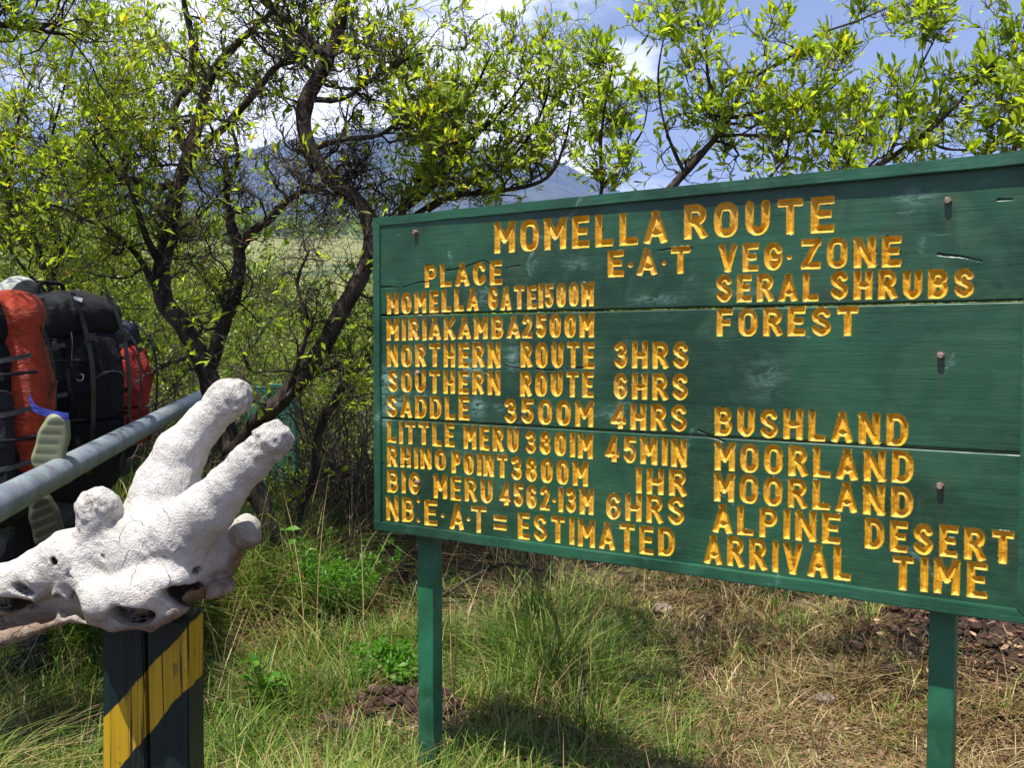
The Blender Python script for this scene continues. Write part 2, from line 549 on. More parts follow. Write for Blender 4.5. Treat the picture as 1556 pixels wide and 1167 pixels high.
def ground_z(x, y):
    x = np.asarray(x, dtype=float); y = np.asarray(y, dtype=float)
    r = np.sqrt(x * x + y * y) + 1e-6
    ahead = sst(y / r, -0.2, 0.5)
    p = np.stack([x, y, 0 * x], -1)
    z = 0.05 * vnoise(p, 0.9) * sst(r, 1, 4) + 0.02 * vnoise(p + 9, 3.1) + 0.25 * vnoise(p + 4, 0.22) * sst(r, 7, 14)
    sl = 0.085 * sst(r, 9, 220) + 0.03 * sst(r, 200, 700)
    z = z + ahead * sl * np.maximum(r - 6, 0) + ahead * 0.3 * sst(r, 6.5, 11)
    z = z + 0.20 * sst(y, 3.5, 5.4) * (r < 60)
    z = z + 9 * vnoise(p + 2, 0.004) * sst(r, 120, 500) * ahead
    # spoil heap at the right, a lower heap of clods left of the sign's left post
    for (mx, my, sx, sy, hgt) in ((2.30, 4.30, 0.62, 0.7, 0.36), (-0.45, 3.75, 0.33, 0.3, 0.16), (2.2, 4.0, 0.5, 0.4, 0.10)):
        d = ((x - mx) / sx) ** 2 + ((y - my) / sy) ** 2
        z = z + hgt * np.exp(-d) * (1 + 0.25 * vnoise(p + 1, 7) + 0.15 * vnoise(p, 17))
    return z


def gz(x, y): return float(ground_z(np.array([x]), np.array([y]))[0])


def ground_mat():
    t = NT('soil and litter')
    pos = t.n('NewGeometry').outputs['Position']
    dist = t.n('VectorMath', {0: pos}, operation='LENGTH').outputs['Value']
    n1 = t.noise(1.4, 6, 0.65, pos); n2 = t.noise(14, 6, 0.7, pos); n3 = t.noise(70, 4, 0.6, pos)
    vo = t.n('TexVoronoi', {'Vector': pos, 'Scale': 55.0}).outputs
    soil = t.mix(t.rng(n2, 0.3, 0.7), (0.028, 0.018, 0.013), (0.085, 0.055, 0.038))
    straw = t.mix(t.rng(n3, 0.35, 0.65), (0.10, 0.06, 0.03), (0.27, 0.18, 0.09))
    c = t.mix(t.rng(n1, 0.42, 0.60, 0, 0.85), soil, straw)
    c = t.mix(t.rng(n2, 0.55, 0.72, 0, 0.6), c, (0.06, 0.10, 0.025))
    # dug earth
    d = t.attr('earth')
    e = t.mix(t.rng(n2, 0.3, 0.7), (0.028, 0.017, 0.013), (0.085, 0.053, 0.042))
    c = t.mix(d, c, e)
    # the far slope: tawny grass with darker scrub
    f1 = t.noise(0.03, 6, 0.62, pos); f2 = t.noise(0.35, 5, 0.7, pos)
    far = t.mix(t.rng(f2, 0.35, 0.68), (0.10, 0.13, 0.035), (0.30, 0.27, 0.10))
    far = t.mix(t.rng(f1, 0.52, 0.62), far, (0.05, 0.085, 0.025))
    c = t.mix(t.rng(dist, 12, 30), c, far)
    c = t.mix(t.rng(dist, 500, 800), c, t.mix(t.rng(t.noise(0.02, 5, 0.7, pos), 0.4, 0.6), (0.02, 0.045, 0.018), (0.05, 0.09, 0.03)))
    h = t.math('ADD', n2, t.math('ADD', t.math('MULTIPLY', n3, 0.6), t.math('MULTIPLY', vo['Distance'], 0.4)))
    t.pr(c, 0.95, t.bump(h, 1.0, 0.03), spec=0.15)
    return t.m


rr = np.concatenate([np.linspace(0.3, 3, 14), np.linspace(3.06, 6.5, 70), 6.5 * 1.035 ** np.arange(1, 195)])
aa = np.concatenate([np.linspace(-42, 42, 210), np.linspace(46, 314, 60)]) * math.pi / 180
RR, AA = np.meshgrid(rr, aa, indexing='ij')
gx = RR * np.sin(AA); gy = RR * np.cos(AA)
gv = np.stack([gx, gy, ground_z(gx, gy)], -1).reshape(-1, 3)
na = len(aa)
ii, jj = np.meshgrid(np.arange(len(rr) - 1), np.arange(na), indexing='ij')
j2 = (jj + 1) % na
gf = np.stack([ii * na + jj, ii * na + j2, (ii + 1) * na + j2, (ii + 1) * na + jj], -1).reshape(-1, 4)
earth = np.clip(1.25 * np.exp(-(((gv[:, 0] - 2.32) / 0.62) ** 2 + ((gv[:, 1] - 4.30) / 0.75) ** 2)) * 1.3, 0, 1) + np.clip(1.3 * np.exp(-(((gv[:, 0] + 0.45) / 0.33) ** 2 + ((gv[:, 1] - 3.75) / 0.3) ** 2)), 0, 1)
gobj = mk('ground', gv, gf[:, ::-1].copy(), ground_mat(), smooth=True, attrs={'earth': np.clip(sst(earth, 0.35, 0.8), 0, 1)})
tag(gobj, kind='structure')


# the mountain, about three kilometres off
def ridge(px):
    """height of the skyline in the photograph's rows, above column px"""
    xs = [-2500, -1200, -500, 0, 180, 330, 440, 530, 600, 700, 800, 880, 940, 1010, 1150, 1500, 2600, 4000]
    ys = [430, 400, 345, 290, 262, 238, 212, 190, 196, 216, 232, 254, 290, 322, 350, 372, 400, 440]
    return np.interp(px, xs, ys)


naz, nd = 260, 60
az = np.linspace(-1.25, 1.15, naz)
mv = np.zeros((naz, nd, 3))
pxs = 778 + 1400 * np.tan(az)
topslope = (525 - ridge(pxs)) / 1400 * np.cos(az)          # slope seen at that azimuth
topslope += 0.004 * vnoise(np.stack([az * 40, az * 0, az * 0], -1)) + 0.002 * vnoise(np.stack([az * 130, az * 0, az * 0], -1))
for k in range(nd):
    t = k / (nd - 1)
    r = 1400 + 2000 * t
    fr = (0.30 + 0.70 * sst(np.array([t]), 0.0, 0.92)[0]) if t < 0.92 else 1.0
    hgt = 1.6 + r * (0.10 * (1 - t) ** 1.5 + (topslope) * fr * t ** 0.35 + 0.0)
    hgt = np.minimum(hgt, 1.6 + r * topslope * (0.55 + 0.45 * t))
    px_ = r * np.sin(az); py_ = r * np.cos(az)
    q = np.stack([px_, py_, 0 * px_], -1)
    rid = 1 - np.abs(vnoise(q + 50, 0.0042)); rid2 = 1 - np.abs(vnoise(q, 0.011))
    hgt = hgt + (60 * (rid - 0.6) + 22 * (rid2 - 0.6)) * math.sin(math.pi * min(t / 0.95, 1)) ** 0.7
    if t > 0.95: hgt = hgt - (t - 0.95) * 2500
    mv[:, k] = np.stack([px_, py_, np.maximum(hgt, 20)], -1)
ii, jj = np.meshgrid(np.arange(naz - 1), np.arange(nd - 1), indexing='ij')
mf = np.stack([ii * nd + jj, (ii + 1) * nd + jj, (ii + 1) * nd + jj + 1, ii * nd + jj + 1], -1).reshape(-1, 4)


def mountain_mat():
    t = NT('wooded mountain')
    pos = t.n('NewGeometry').outputs['Position']
    a = t.noise(0.012, 7, 0.65, pos); b = t.noise(0.06, 5, 0.7, pos)
    c = t.mix(t.rng(a, 0.4, 0.62), (0.03, 0.06, 0.025), (0.09, 0.10, 0.06))
    c = t.mix(t.rng(b, 0.5, 0.7, 0, 0.5), c, (0.02, 0.035, 0.018))
    t.pr(c, 0.95, t.bump(b, 1.0, 8.0), spec=0.1)
    return t.m


tag(mk('mountain', mv.reshape(-1, 3), mf, mountain_mat(), smooth=True), kind='structure')

# ================================================================== THE SIGN
# local axes of the sign: x along it, y into it, z up; origin = lower left corner of the frame, on the planks' face
sign = empty('trail_sign', tuple(SO), 'large dark green wooden signboard with carved yellow route table, standing on two green posts', 'sign')
ROT = Matrix(((SU[0], -SN[0], 0), (SU[1], -SN[1], 0), (0, 0, 1)))
sign.rotation_euler = ROT.to_euler()
ORG = SO.copy()


def uv(px, py, n=0.0):
    """pixel -> (u, v) on the sign's face, n metres in front of it"""
    d = ray(px, py); c = np.array([0, 0, EYE]); o = ORG + SN * n
    t = np.dot(o - c, SN) / np.dot(d, SN)
    q = c + d * t - ORG
    return np.array([np.dot(q, SU), q[2]])


TL = uv(570, 330, .008); BR_ = uv(1553, 948, .012); TR_ = uv(1556, 228, .022)
IL = uv(578, 600)[0]; IR = uv(1551, 700)[0]                # inner edges of the stiles
W_OUT = IR + 0.030
H_L = TL[1]; H_R = TR_[1]; B_R = BR_[1]
HW_ = 0.5 * (H_L + H_R)
print('sign', TL, BR_, TR_, IL, IR)

# ---- letters -------------------------------------------------------------
# each glyph: width, strokes; ('L',x1,y1,x2,y2) straight with square ends, ('C',[...]) curved
def arc(cx, cy, rx, ry, a0, a1, n=9):
    return [(cx + rx * math.cos(math.radians(a0 + (a1 - a0) * i / n)), cy + ry * math.sin(math.radians(a0 + (a1 - a0) * i / n))) for i in range(n + 1)]


OV = [(0.5 + 0.5 * math.copysign(abs(math.cos(a)) ** 0.7, math.cos(a)), 0.5 + 0.5 * math.copysign(abs(math.sin(a)) ** 0.62, math.sin(a))) for a in np.linspace(0, 2 * math.pi, 25)]
G = {
    'A': (1.0, [('L', 0, 0, .5, 1), ('L', 1, 0, .5, 1), ('L', .22, .26, .78, .26)]),
    'B': (.95, [('L', 0, 0, 0, 1), ('C', [(0, 1), (.6, 1)] + arc(.6, .77, .34, .23, 90, -90, 7) + [(0, .54)]), ('C', [(0, .54), (.6, .54)] + arc(.62, .27, .38, .27, 90, -90, 7) + [(0, 0)])]),
    'C': (.92, [('C', arc(.5, .62, .5, .38, 20, 90, 4) + arc(.5, .62, .5, .38, 90, 180, 4) + arc(.5, .38, .5, .38, 180, 270, 4) + arc(.5, .38, .5, .38, 270, 345, 4))]),
    'D': (.98, [('L', 0, 0, 0, 1), ('C', [(0, 1), (.5, 1)] + arc(.5, .6, .5, .4, 90, 0, 4) + arc(.5, .4, .5, .4, 0, -90, 4) + [(0, 0)])]),
    'E': (.85, [('L', 0, 0, 0, 1), ('L', 0, 1, 1, 1), ('L', 0, .52, .82, .52), ('L', 0, 0, 1, 0)]),
    'F': (.85, [('L', 0, 0, 0, 1), ('L', 0, 1, 1, 1), ('L', 0, .5, .75, .5)]),
    'G': (.95, [('C', arc(.5, .62, .5, .38, 20, 90, 4) + arc(.5, .62, .5, .38, 90, 180, 4) + arc(.5, .38, .5, .38, 180, 270, 4) + arc(.5, .38, .5, .38, 270, 350, 4) + [(1, .46)]), ('L', .58, .46, 1, .46)]),
    'H': (.98, [('L', 0, 0, 0, 1), ('L', 1, 0, 1, 1), ('L', 0, .48, 1, .48)]),
    'I': (.3, [('L', .5, 0, .5, 1)]),
    'K': (.95, [('L', 0, 0, 0, 1), ('L', .08, .42, 1, 1), ('L', .35, .55, 1, 0)]),
    'L': (.85, [('L', 0, 0, 0, 1), ('L', 0, 0, 1, 0)]),
    'M': (1.12, [('L', 0, 0, 0, 1), ('L', 1, 0, 1, 1), ('L', 0, 1, .5, .42), ('L', 1, 1, .5, .42)]),
    'N': (1.0, [('L', 0, 0, 0, 1), ('L', 1, 0, 1, 1), ('L', 0, 1, 1, 0)]),
    'O': (.98, [('C', OV)]), '0': (.9, [('C', OV)]),
    'P': (.9, [('L', 0, 0, 0, 1), ('C', [(0, 1), (.6, 1)] + arc(.62, .74, .38, .26, 90, -90, 7) + [(0, .48)])]),
    'R': (.95, [('L', 0, 0, 0, 1), ('C', [(0, 1), (.6, 1)] + arc(.6, .75, .36, .25, 90, -90, 7) + [(0, .5)]), ('L', .48, .5, 1, 0)]),
    'S': (.92, [('C', arc(.5, .76, .46, .24, 15, 90, 4) + arc(.5, .76, .5, .24, 90, 180, 4) + [(.06, .64), (.3, .55), (.7, .47), (.95, .36)] + arc(.5, .26, .5, .26, 0, -90, 4) + arc(.5, .26, .5, .26, -90, -165, 4))]),
    'T': (.95, [('L', .5, 0, .5, 1), ('L', 0, 1, 1, 1)]),
    'U': (.95, [('C', [(0, 1), (0, .4)] + arc(.5, .34, .5, .34, 180, 360, 9) + [(1, .4), (1, 1)])]),
    'V': (1.0, [('L', .5, 0, 0, 1), ('L', .5, 0, 1, 1)]),
    'Z': (.95, [('L', 0, 1, 1, 1), ('L', 1, 1, 0, 0), ('L', 0, 0, 1, 0)]),
    '1': (.32, [('L', .55, 0, .55, 1), ('L', .0, .82, .5, 1)]),
    '2': (.85, [('C', arc(.5, .72, .48, .28, 165, 90, 4) + arc(.5, .72, .48, .28, 90, -10, 5) + [(.8, .45), (.3, .2), (.02, 0)]), ('L', 0, 0, 1, 0)]),
    '3': (.85, [('C', arc(.45, .77, .45, .23, 160, 90, 4) + arc(.45, .77, .45, .23, 90, -70, 7) + [(.42, .54)]), ('C', [(.42, .54)] + arc(.48, .27, .5, .27, 75, -90, 7) + arc(.48, .27, .48, .27, -90, -160, 4))]),
    '4': (.95, [('L', .72, 0, .72, 1), ('L', .72, 1, 0, .24), ('L', 0, .24, 1, .24)]),
    '5': (.85, [('L', .12, 1, 1, 1), ('L', .12, 1, .06, .58), ('C', [(.06, .56), (.3, .64)] + arc(.5, .32, .5, .32, 85, -90, 7) + arc(.5, .32, .5, .32, -90, -155, 4))]),
    '6': (.88, [('C', arc(.5, .7, .48, .3, 20, 90, 4) + arc(.5, .66, .5, .34, 90, 180, 4) + [(0, .4)] + arc(.5, .28, .5, .28, 180, 270, 4) + arc(.5, .28, .5, .28, 270, 360, 4) + arc(.5, .30, .5, .28, 0, 90, 4) + arc(.5, .30, .5, .28, 90, 150, 3))]),
    '8': (.88, [('C', [(.5 + .42 * math.cos(a), .77 + .23 * math.sin(a)) for a in np.linspace(0, 2 * math.pi, 15)]), ('C', [(.5 + .5 * math.cos(a), .27 + .27 * math.sin(a)) for a in np.linspace(0, 2 * math.pi, 17)])]),
    '=': (.85, [('L', 0, .3, 1, .3), ('L', 0, .75, 1, .75)]),
}
# word, left x, left top y, left bottom y, right x, right top y, right bottom y (in the photograph)
WORDS = [
    ('MOMELLA', 751.5, 337.6, 385, 1013, 318, 368, 1.2), ('ROUTE', 1039.6, 311.4, 363.6, 1267.6, 297, 352.4, 1.2),
    ('PLACE', 645.7, 403.6, 437, 762.8, 394.7, 431.7, 1), ('E*A*T', 923.7, 382, 421.5, 1048.4, 374, 415.6, 1),
    ('VEG*', 1092.3, 370.6, 413.8, 1201, 367, 409.6, 1), ('ZONE', 1217.6, 363.4, 409, 1369, 357.6, 404.6, 1),
    ('MOMELLA', 588.3, 446.8, 478, 726.8, 437, 471.5, 1), ('GATE', 741.7, 436, 471.5, 814.9, 433.6, 469.3, .9), ('1500M', 818, 431.7, 468.0, 902, 428, 464.5, .9),
    ('SERAL', 1088.5, 418, 459.6, 1243.8, 414.3, 457, 1), ('SHRUBS', 1262.4, 411.5, 455.6, 1479.7, 407.7, 452, 1),
    ('MIRIAKAMBA', 587.6, 485, 518, 789.9, 479.7, 514, 1), ('2500M', 793.3, 479, 514, 902.5, 476, 512.8, 1),
    ('FOREST', 1089, 469.6, 511, 1303.5, 465.5, 510.5, 1),
    ('NORTHERN', 588.3, 523.6, 557, 760.4, 520, 558.5, 1), ('ROUTE', 790.9, 520, 558.4, 903, 520, 559.6, 1), ('3HRS', 933.3, 519.5, 559.3, 1046, 520, 560.8, 1),
    ('SOUTHERN', 589.6, 561.9, 595.3, 760, 563.7, 600, 1), ('ROUTE', 790.6, 564.4, 601.7, 901.5, 564.4, 603.8, 1), ('6HRS', 932.7, 567, 606.4, 1045, 568, 608.6, 1),
    ('SADDLE', 588.3, 600.4, 633.6, 713, 603, 638.8, 1), ('3500M', 766.5, 605.6, 643, 901.5, 609.4, 648.6, 1), ('4HRS', 928.4, 613.5, 650.7, 1043.4, 615.7, 656.8, 1),
    ('BUSHLAND', 1086, 618, 661, 1379.5, 629.3, 678.6, 1),
    ('LITTLE', 588.3, 640.0, 672.4, 690.6, 644, 680, 1), ('MERU', 704.5, 645, 681.4, 788, 650.6, 688.6, 1), ('3801M', 798.6, 655, 689, 900.7, 658.8, 697.6, 1), ('45MIN', 920, 661.5, 700.5, 1043.4, 667.6, 710.4, 1),
    ('MOORLAND', 1086, 672, 715, 1388, 686.4, 735.7, 1),
    ('RHINO', 588.3, 676.3, 708.4, 677.5, 684, 715.6, 1), ('POINT', 686, 685.3, 718.7, 770.8, 692.2, 727, 1), ('3800M', 776.8, 693, 729.8, 893.5, 702, 740, 1), ('1HR', 966.3, 710.4, 749.3, 1042.5, 715.3, 755.4, 1),
    ('MOORLAND', 1085, 718.4, 761.6, 1387, 741.3, 787.6, 1),
    ('BIG', 588.3, 713.6, 747.8, 638.4, 718.7, 752, 1), ('MERU', 659, 721.3, 757.3, 748.5, 728.5, 765.5, 1), ('4562*13M', 759.3, 733.4, 767.6, 902, 744.4, 783.8, .95), ('6HRS', 921, 748.3, 788.4, 1039.4, 756, 799, 1),
    ('ALPINE', 1083.5, 765.9, 809.4, 1276.5, 781.4, 827.7, 1), ('DESERT', 1313.5, 787.2, 833.5, 1540, 808.2, 858.5, 1),
    ('NB:', 587, 753.4, 790.7, 637, 757, 794, 1), ('E*', 644.9, 760, 798.4, 674, 763, 801, 1), ('A*', 684, 766, 804.3, 713, 768, 807, 1), ('T', 716, 768.9, 808.7, 739, 771, 811, 1),
    ('=', 749.8, 774.7, 812.9, 770, 777, 815.5, 1), ('ESTIMATED', 787, 778.6, 818.5, 1025, 803.9, 847.7, 1),
    ('ARRIVAL', 1070.6, 811.6, 855.7, 1292.5, 833, 884.4, 1), ('TIME', 1355.7, 843.7, 894.6, 1499.8, 856, 911, 1),
]
GLY = []          # placed glyphs: list of strokes in (u, v) metres
lr = random.Random(5)
for (w, lx, lt, lb, rx, rt, rb, sc) in WORDS:
    a = uv(lx, lb); b = uv(rx, rb); at = uv(lx, lt); bt = uv(rx, rt)
    ws = [0.12 if ch in '*:' else G[ch][0] for ch in w]
    gap = 0.30
    tot = sum(ws) + gap * (len(w) - 1)
    Wd = np.linalg.norm(b - a); unit = Wd / tot
    xd = (b - a) / Wd
    x = 0.0
    for ch, gw in zip(w, ws):
        wd = gw * unit
        t0 = (x + wd / 2) / Wd
        H = (at[1] - a[1]) * (1 - t0) + (bt[1] - b[1]) * t0
        hw = min(0.0088 * sc, 0.225 * unit) * lr.uniform(.95, 1.06)
        o = a + xd * x + np.array([0, lr.uniform(-.0012, .0012)])
        st = []
        if ch in '*:':
            c = o + xd * wd / 2 + np.array([0, H * (0.45 if ch == '*' else 0.08)])
            st.append(('C', [c, c + np.array([0.001, 0])], hw * .75))
            if ch == ':': c2 = c + np.array([0, H * .8]); st.append(('C', [c2, c2 + np.array([0.001, 0])], hw * .7))
        else:
            iw = max(wd - 2 * hw, 0.001); ih = H - 2 * hw
            f = lambda X, Y: o + xd * (hw + X * iw) + np.array([0, hw + Y * ih])
            for s_ in G[ch][1]:
                if s_[0] == 'L': st.append(('L', [f(s_[1], s_[2]), f(s_[3], s_[4])], hw * lr.uniform(.96, 1.04)))
                else: st.append(('C', [f(*q) for q in s_[1]], hw))
        GLY.append(st)
        x += wd + gap * unit
print('glyphs', len(GLY))

SLOPE = 1.15


def depth_field(Ug, Vg):
    D = np.full(Ug.shape, -0.05); I = np.full(Ug.shape, -1, dtype=int)
    u0, v0 = Ug[0, 0], None
    du = Ug[1, 0] - Ug[0, 0]
    for gi, st in enumerate(GLY):
        allp = np.array([p for s_ in st for p in s_[1]])
        lo = allp.min(0) - 0.022; hi = allp.max(0) + 0.022
        i0 = max(int((lo[0] - u0) / du), 0); i1 = min(int((hi[0] - u0) / du) + 2, Ug.shape[0])
        if i1 <= i0: continue
        vv = Vg[i0:i1]
        js = np.where(((vv > lo[1]) & (vv < hi[1])).any(0))[0]
        if not len(js): continue
        sl = (slice(i0, i1), slice(js[0], js[-1] + 1))
        X = np.stack([Ug[sl], Vg[sl]], -1)
        best = np.full(X.shape[:2], -0.05)
        for kind, pts, hw in st:
            pts = np.array(pts)
            if kind == 'L':
                m = (pts[0] + pts[1]) / 2; d = pts[1] - pts[0]; L = np.linalg.norm(d); d = d / L; nn = np.array([-d[1], d[0]])
                q = X - m
                ext = hw * (abs(d[1]) + abs(d[0])) if min(abs(d)) > 0.1 else hw
                e = np.minimum(hw - np.abs(q @ nn), L / 2 + hw - np.abs(q @ d))
                # trim by the letter's own cap lines
                e = np.minimum(e, np.minimum(X[..., 1] - (allp[:, 1].min() - hw), (allp[:, 1].max() + hw) - X[..., 1]) if min(abs(d)) > 0.1 else 1)
            else:
                e = np.full(X.shape[:2], -0.05)
                for a, b in zip(pts[:-1], pts[1:]):
                    ab = b - a; L2 = ab @ ab + 1e-12
                    t = np.clip(((X - a) @ ab) / L2, 0, 1)
                    e = np.maximum(e, hw - np.linalg.norm(X - a - t[..., None] * ab, axis=-1))
            best = np.maximum(best, e)
        m = best > D[sl]
        D[sl] = np.where(m, best, D[sl]); I[sl] = np.where(m, gi, I[sl])
    return D, I


BOLTS = [(632.5, 353), (636, 567), (636, 733), (1441, 305), (1430, 540), (1429, 738)]
BOLTUV = [uv(*b) for b in BOLTS]
CRACKS = [[(578, 437), (612, 436), (648, 428), (672, 414), (705, 405), (735, 395), (760, 409), (790, 405)],
          [(765, 556), (800, 562), (850, 562), (898, 556)], [(578, 703), (600, 708), (625, 706)],
          [(1000, 322 + 60), (1025, 376), (1052, 378)], [(1425, 386), (1462, 391), (1492, 395)],
          [(1060, 655), (1100, 672)], [(1516, 304), (1540, 302)]]
CRUV = [[uv(*q) for q in c] for c in CRACKS]
WORN = [(588, 585, .045, .06, 1.0), (604, 612, .05, .02, .8), (718, 560, .05, .035, .9), (726, 618, .03, .03, 1.0), (778, 545, .025, .04, .8), (735, 448, .03, .03, .6), (1165, 575, .05, .05, .32),
        (1000, 455, .07, .012, .6), (1120, 445, .07, .012, .3), (878, 400, .06, .02, .35), (588, 622, .02, .05, .8), (700, 690, .05, .012, .6), (640, 600, .06, .012, .7), (757, 622, .02, .015, .6), (1390, 298, .05, .02, .5)]
WRUV = [(*uv(a, b), c, d, e) for a, b, c, d, e in WORN]


def polydist(X, pts):
    e = np.full(X.shape[:-1], 9.0)
    for a, b in zip(pts[:-1], pts[1:]):
        ab = b - a; t = np.clip(((X - a) @ ab) / (ab @ ab + 1e-12), 0, 1)
        e = np.minimum(e, np.linalg.norm(X - a - t[..., None] * ab, axis=-1))
    return e


H = 0.0023
u_in0 = IL - 0.010; u_in1 = IR + 0.006
# plank edges: seams measured at both ends
s1l, s1r = uv(578, 479.5)[1], uv(1550, 457)[1]
s2l, s2r = uv(578, 635.5)[1], uv(1550, 690)[1]
bl, br = 0.018, B_R + 0.022
tl, tr = H_L - 0.014, H_R - 0.014
edges = [(tl, tr), (s1l, s1r), (s2l, s2r), (bl, br)]
print('edges', edges)
letter_count = 0
for k in range(3):
    (t0, t1), (b0, b1) = edges[k], edges[k + 1]
    g2 = 0.0013
    t0 -= g2 if k else 0; t1 -= g2 if k else 0; b0 += g2 if k < 2 else 0; b1 += g2 if k < 2 else 0
    nu = int((u_in1 - u_in0) / H) + 1; nv = int(max(t0 - b0, t1 - b1) / H) + 1
    uu = np.linspace(u_in0, u_in1, nu)[:, None] * np.ones((1, nv))
    fr = (uu - u_in0) / (u_in1 - u_in0)
    vb = b0 + (b1 - b0) * fr; vt = t0 + (t1 - t0) * fr
    vv = vb + (vt - vb) * np.linspace(0, 1, nv)[None, :]
    D, I = depth_field(uu, vv)
    D = np.where(D > -0.02, D + 0.00045 * vnoise(np.stack([uu, vv, 0 * uu + k], -1), 130) + 0.0004 * vnoise(np.stack([uu, vv, 0 * uu + k], -1), 45), D)
    # snap vertices on to the edge of the carving
    gu, gv_ = np.gradient(D); gu /= H; gv_ /= (vv[0, 1] - vv[0, 0])
    g2_ = gu * gu + gv_ * gv_
    m = (np.abs(D) < 0.62 * H) & (g2_ > 0.3)
    m[0] = m[-1] = False; m[:, 0] = m[:, -1] = False
    uu = np.where(m, uu - D * gu / np.maximum(g2_, .3), uu); vv = np.where(m, vv - D * gv_ / np.maximum(g2_, .3), vv)
    D = np.where(m, 0.0, D)
    X = np.stack([uu, vv], -1)
    n3 = np.stack([uu, vv, 0 * uu + k * 3], -1)
    dep = np.maximum(D, 0) * SLOPE * (1 + 0.13 * vnoise(n3, 45)) + (D > 0) * 0.0005 * vnoise(n3, 220)
    crack = np.zeros_like(D)
    for c in CRUV:
        lo = np.min(c, 0); hi = np.max(c, 0)
        if hi[1] < vv.min() - .01 or lo[1] > vv.max() + .01: continue
        wob = 0.004 * vnoise(n3, 25)
        e = polydist(X + np.stack([0 * wob, wob], -1), c)
        wdt = 0.0009 + 0.0011 * vnoise(n3 + 3, 18)
        crack = np.maximum(crack, np.clip(1 - e / np.maximum(wdt * 1.8, 1e-4), 0, 1))
    dep = dep + 0.006 * crack
    # chatter marks and sawn relief of the face
    dep = dep + 0.00035 * vnoise(np.stack([uu * 3, vv * 60, 0 * uu], -1)) + 0.0010 * fbm(np.stack([uu * 2.5, vv * 9, 0 * uu + k], -1), 1, 2)
    topd = vt - vv; botd = vv - vb
    dep = dep + 0.006 * np.clip(1 - topd / 0.0035, 0, 1) ** 1.6 + 0.006 * np.clip(1 - botd / 0.0035, 0, 1) ** 1.6
    halo = np.clip(1 + D / 0.0030, 0, 1) * (D <= 0.0001)
    rust = np.zeros_like(D)
    for bu, bv in BOLTUV:
        dd = (bv - vv)
        rust = np.maximum(rust, np.exp(-((uu - bu) / 0.008) ** 2) * (dd > -0.006) * np.exp(-np.maximum(dd, 0) / 0.05) * 0.9)
        rust = np.maximum(rust, 0.7 * np.exp(-(((uu - bu) / 0.018) ** 2 + ((vv - bv) / 0.014) ** 2)))
    worn = np.zeros_like(D)
    for wu, wv, a_, b_, e_ in WRUV:
        worn = np.maximum(worn, e_ * np.exp(-(((uu - wu) / a_) ** 2 + ((vv - wv) / b_) ** 2)))
    V3 = np.stack([uu, dep, vv], -1).reshape(-1, 3)
    ii, jj = np.meshgrid(np.arange(nu - 1), np.arange(nv - 1), indexing='ij')
    Fq = np.stack([ii * nv + jj, (ii + 1) * nv + jj, (ii + 1) * nv + jj + 1, ii * nv + jj + 1], -1).reshape(-1, 4)
    Dm = D.ravel()[Fq].mean(1)
    isl = (Dm > 0.0001) & (D.ravel()[Fq].min(1) > -0.3 * H)
    gl = I.ravel()[Fq].max(1)
    # the plank: face without the carving, plus its edges and back
    def compact(F):
        ids, inv = np.unique(F, return_inverse=True)
        return ids, inv.reshape(F.shape)
    ids, Fp = compact(Fq[~isl])
    vp = V3[ids]
    at = {'halo': halo.ravel()[ids], 'rust': rust.ravel()[ids], 'crack': crack.ravel()[ids], 'worn': worn.ravel()[ids]}
    # skirt
    rim = np.concatenate([np.arange(nu) * nv, (nu - 1) * nv + np.arange(1, nv), (np.arange(nu - 2, -1, -1)) * nv + nv - 1, np.arange(nv - 2, 0, -1)])
    vr = V3[rim]; vb_ = vr.copy(); vb_[:, 1] = 0.030
    base = len(vp); nr = len(rim)
    a = np.arange(nr); b = (a + 1) % nr
    sk = np.stack([base + a, base + nr + a, base + nr + b, base + b], -1)
    cidx = base + 2 * nr
    c4 = [0, nu - 1, nu - 1 + nv - 1, nu - 1 + nv - 1 + nu - 1]
    backf = np.array([[base + nr + c4[3], base + nr + c4[2], base + nr + c4[1], base + nr + c4[0]]])
    Fall = np.concatenate([Fp, sk, backf])
    Vall = np.concatenate([vp, vr, vb_])
    for kk in at: at[kk] = np.concatenate([at[kk], np.zeros(2 * nr)])
    pl = mk('plank', Vall, Fall, M['plank'], sign, attrs=at, local=True)
    Fl = Fq[isl]; gll = gl[isl]
    for g in np.unique(gll):
        sel = Fl[gll == g]
        if len(sel) < 12: 
            continue
        ids, Fg = compact(sel)
        mk('carved_letter', V3[ids], Fg, M['yellow'], pl, local=True)
        letter_count += 1
print('letters', letter_count)

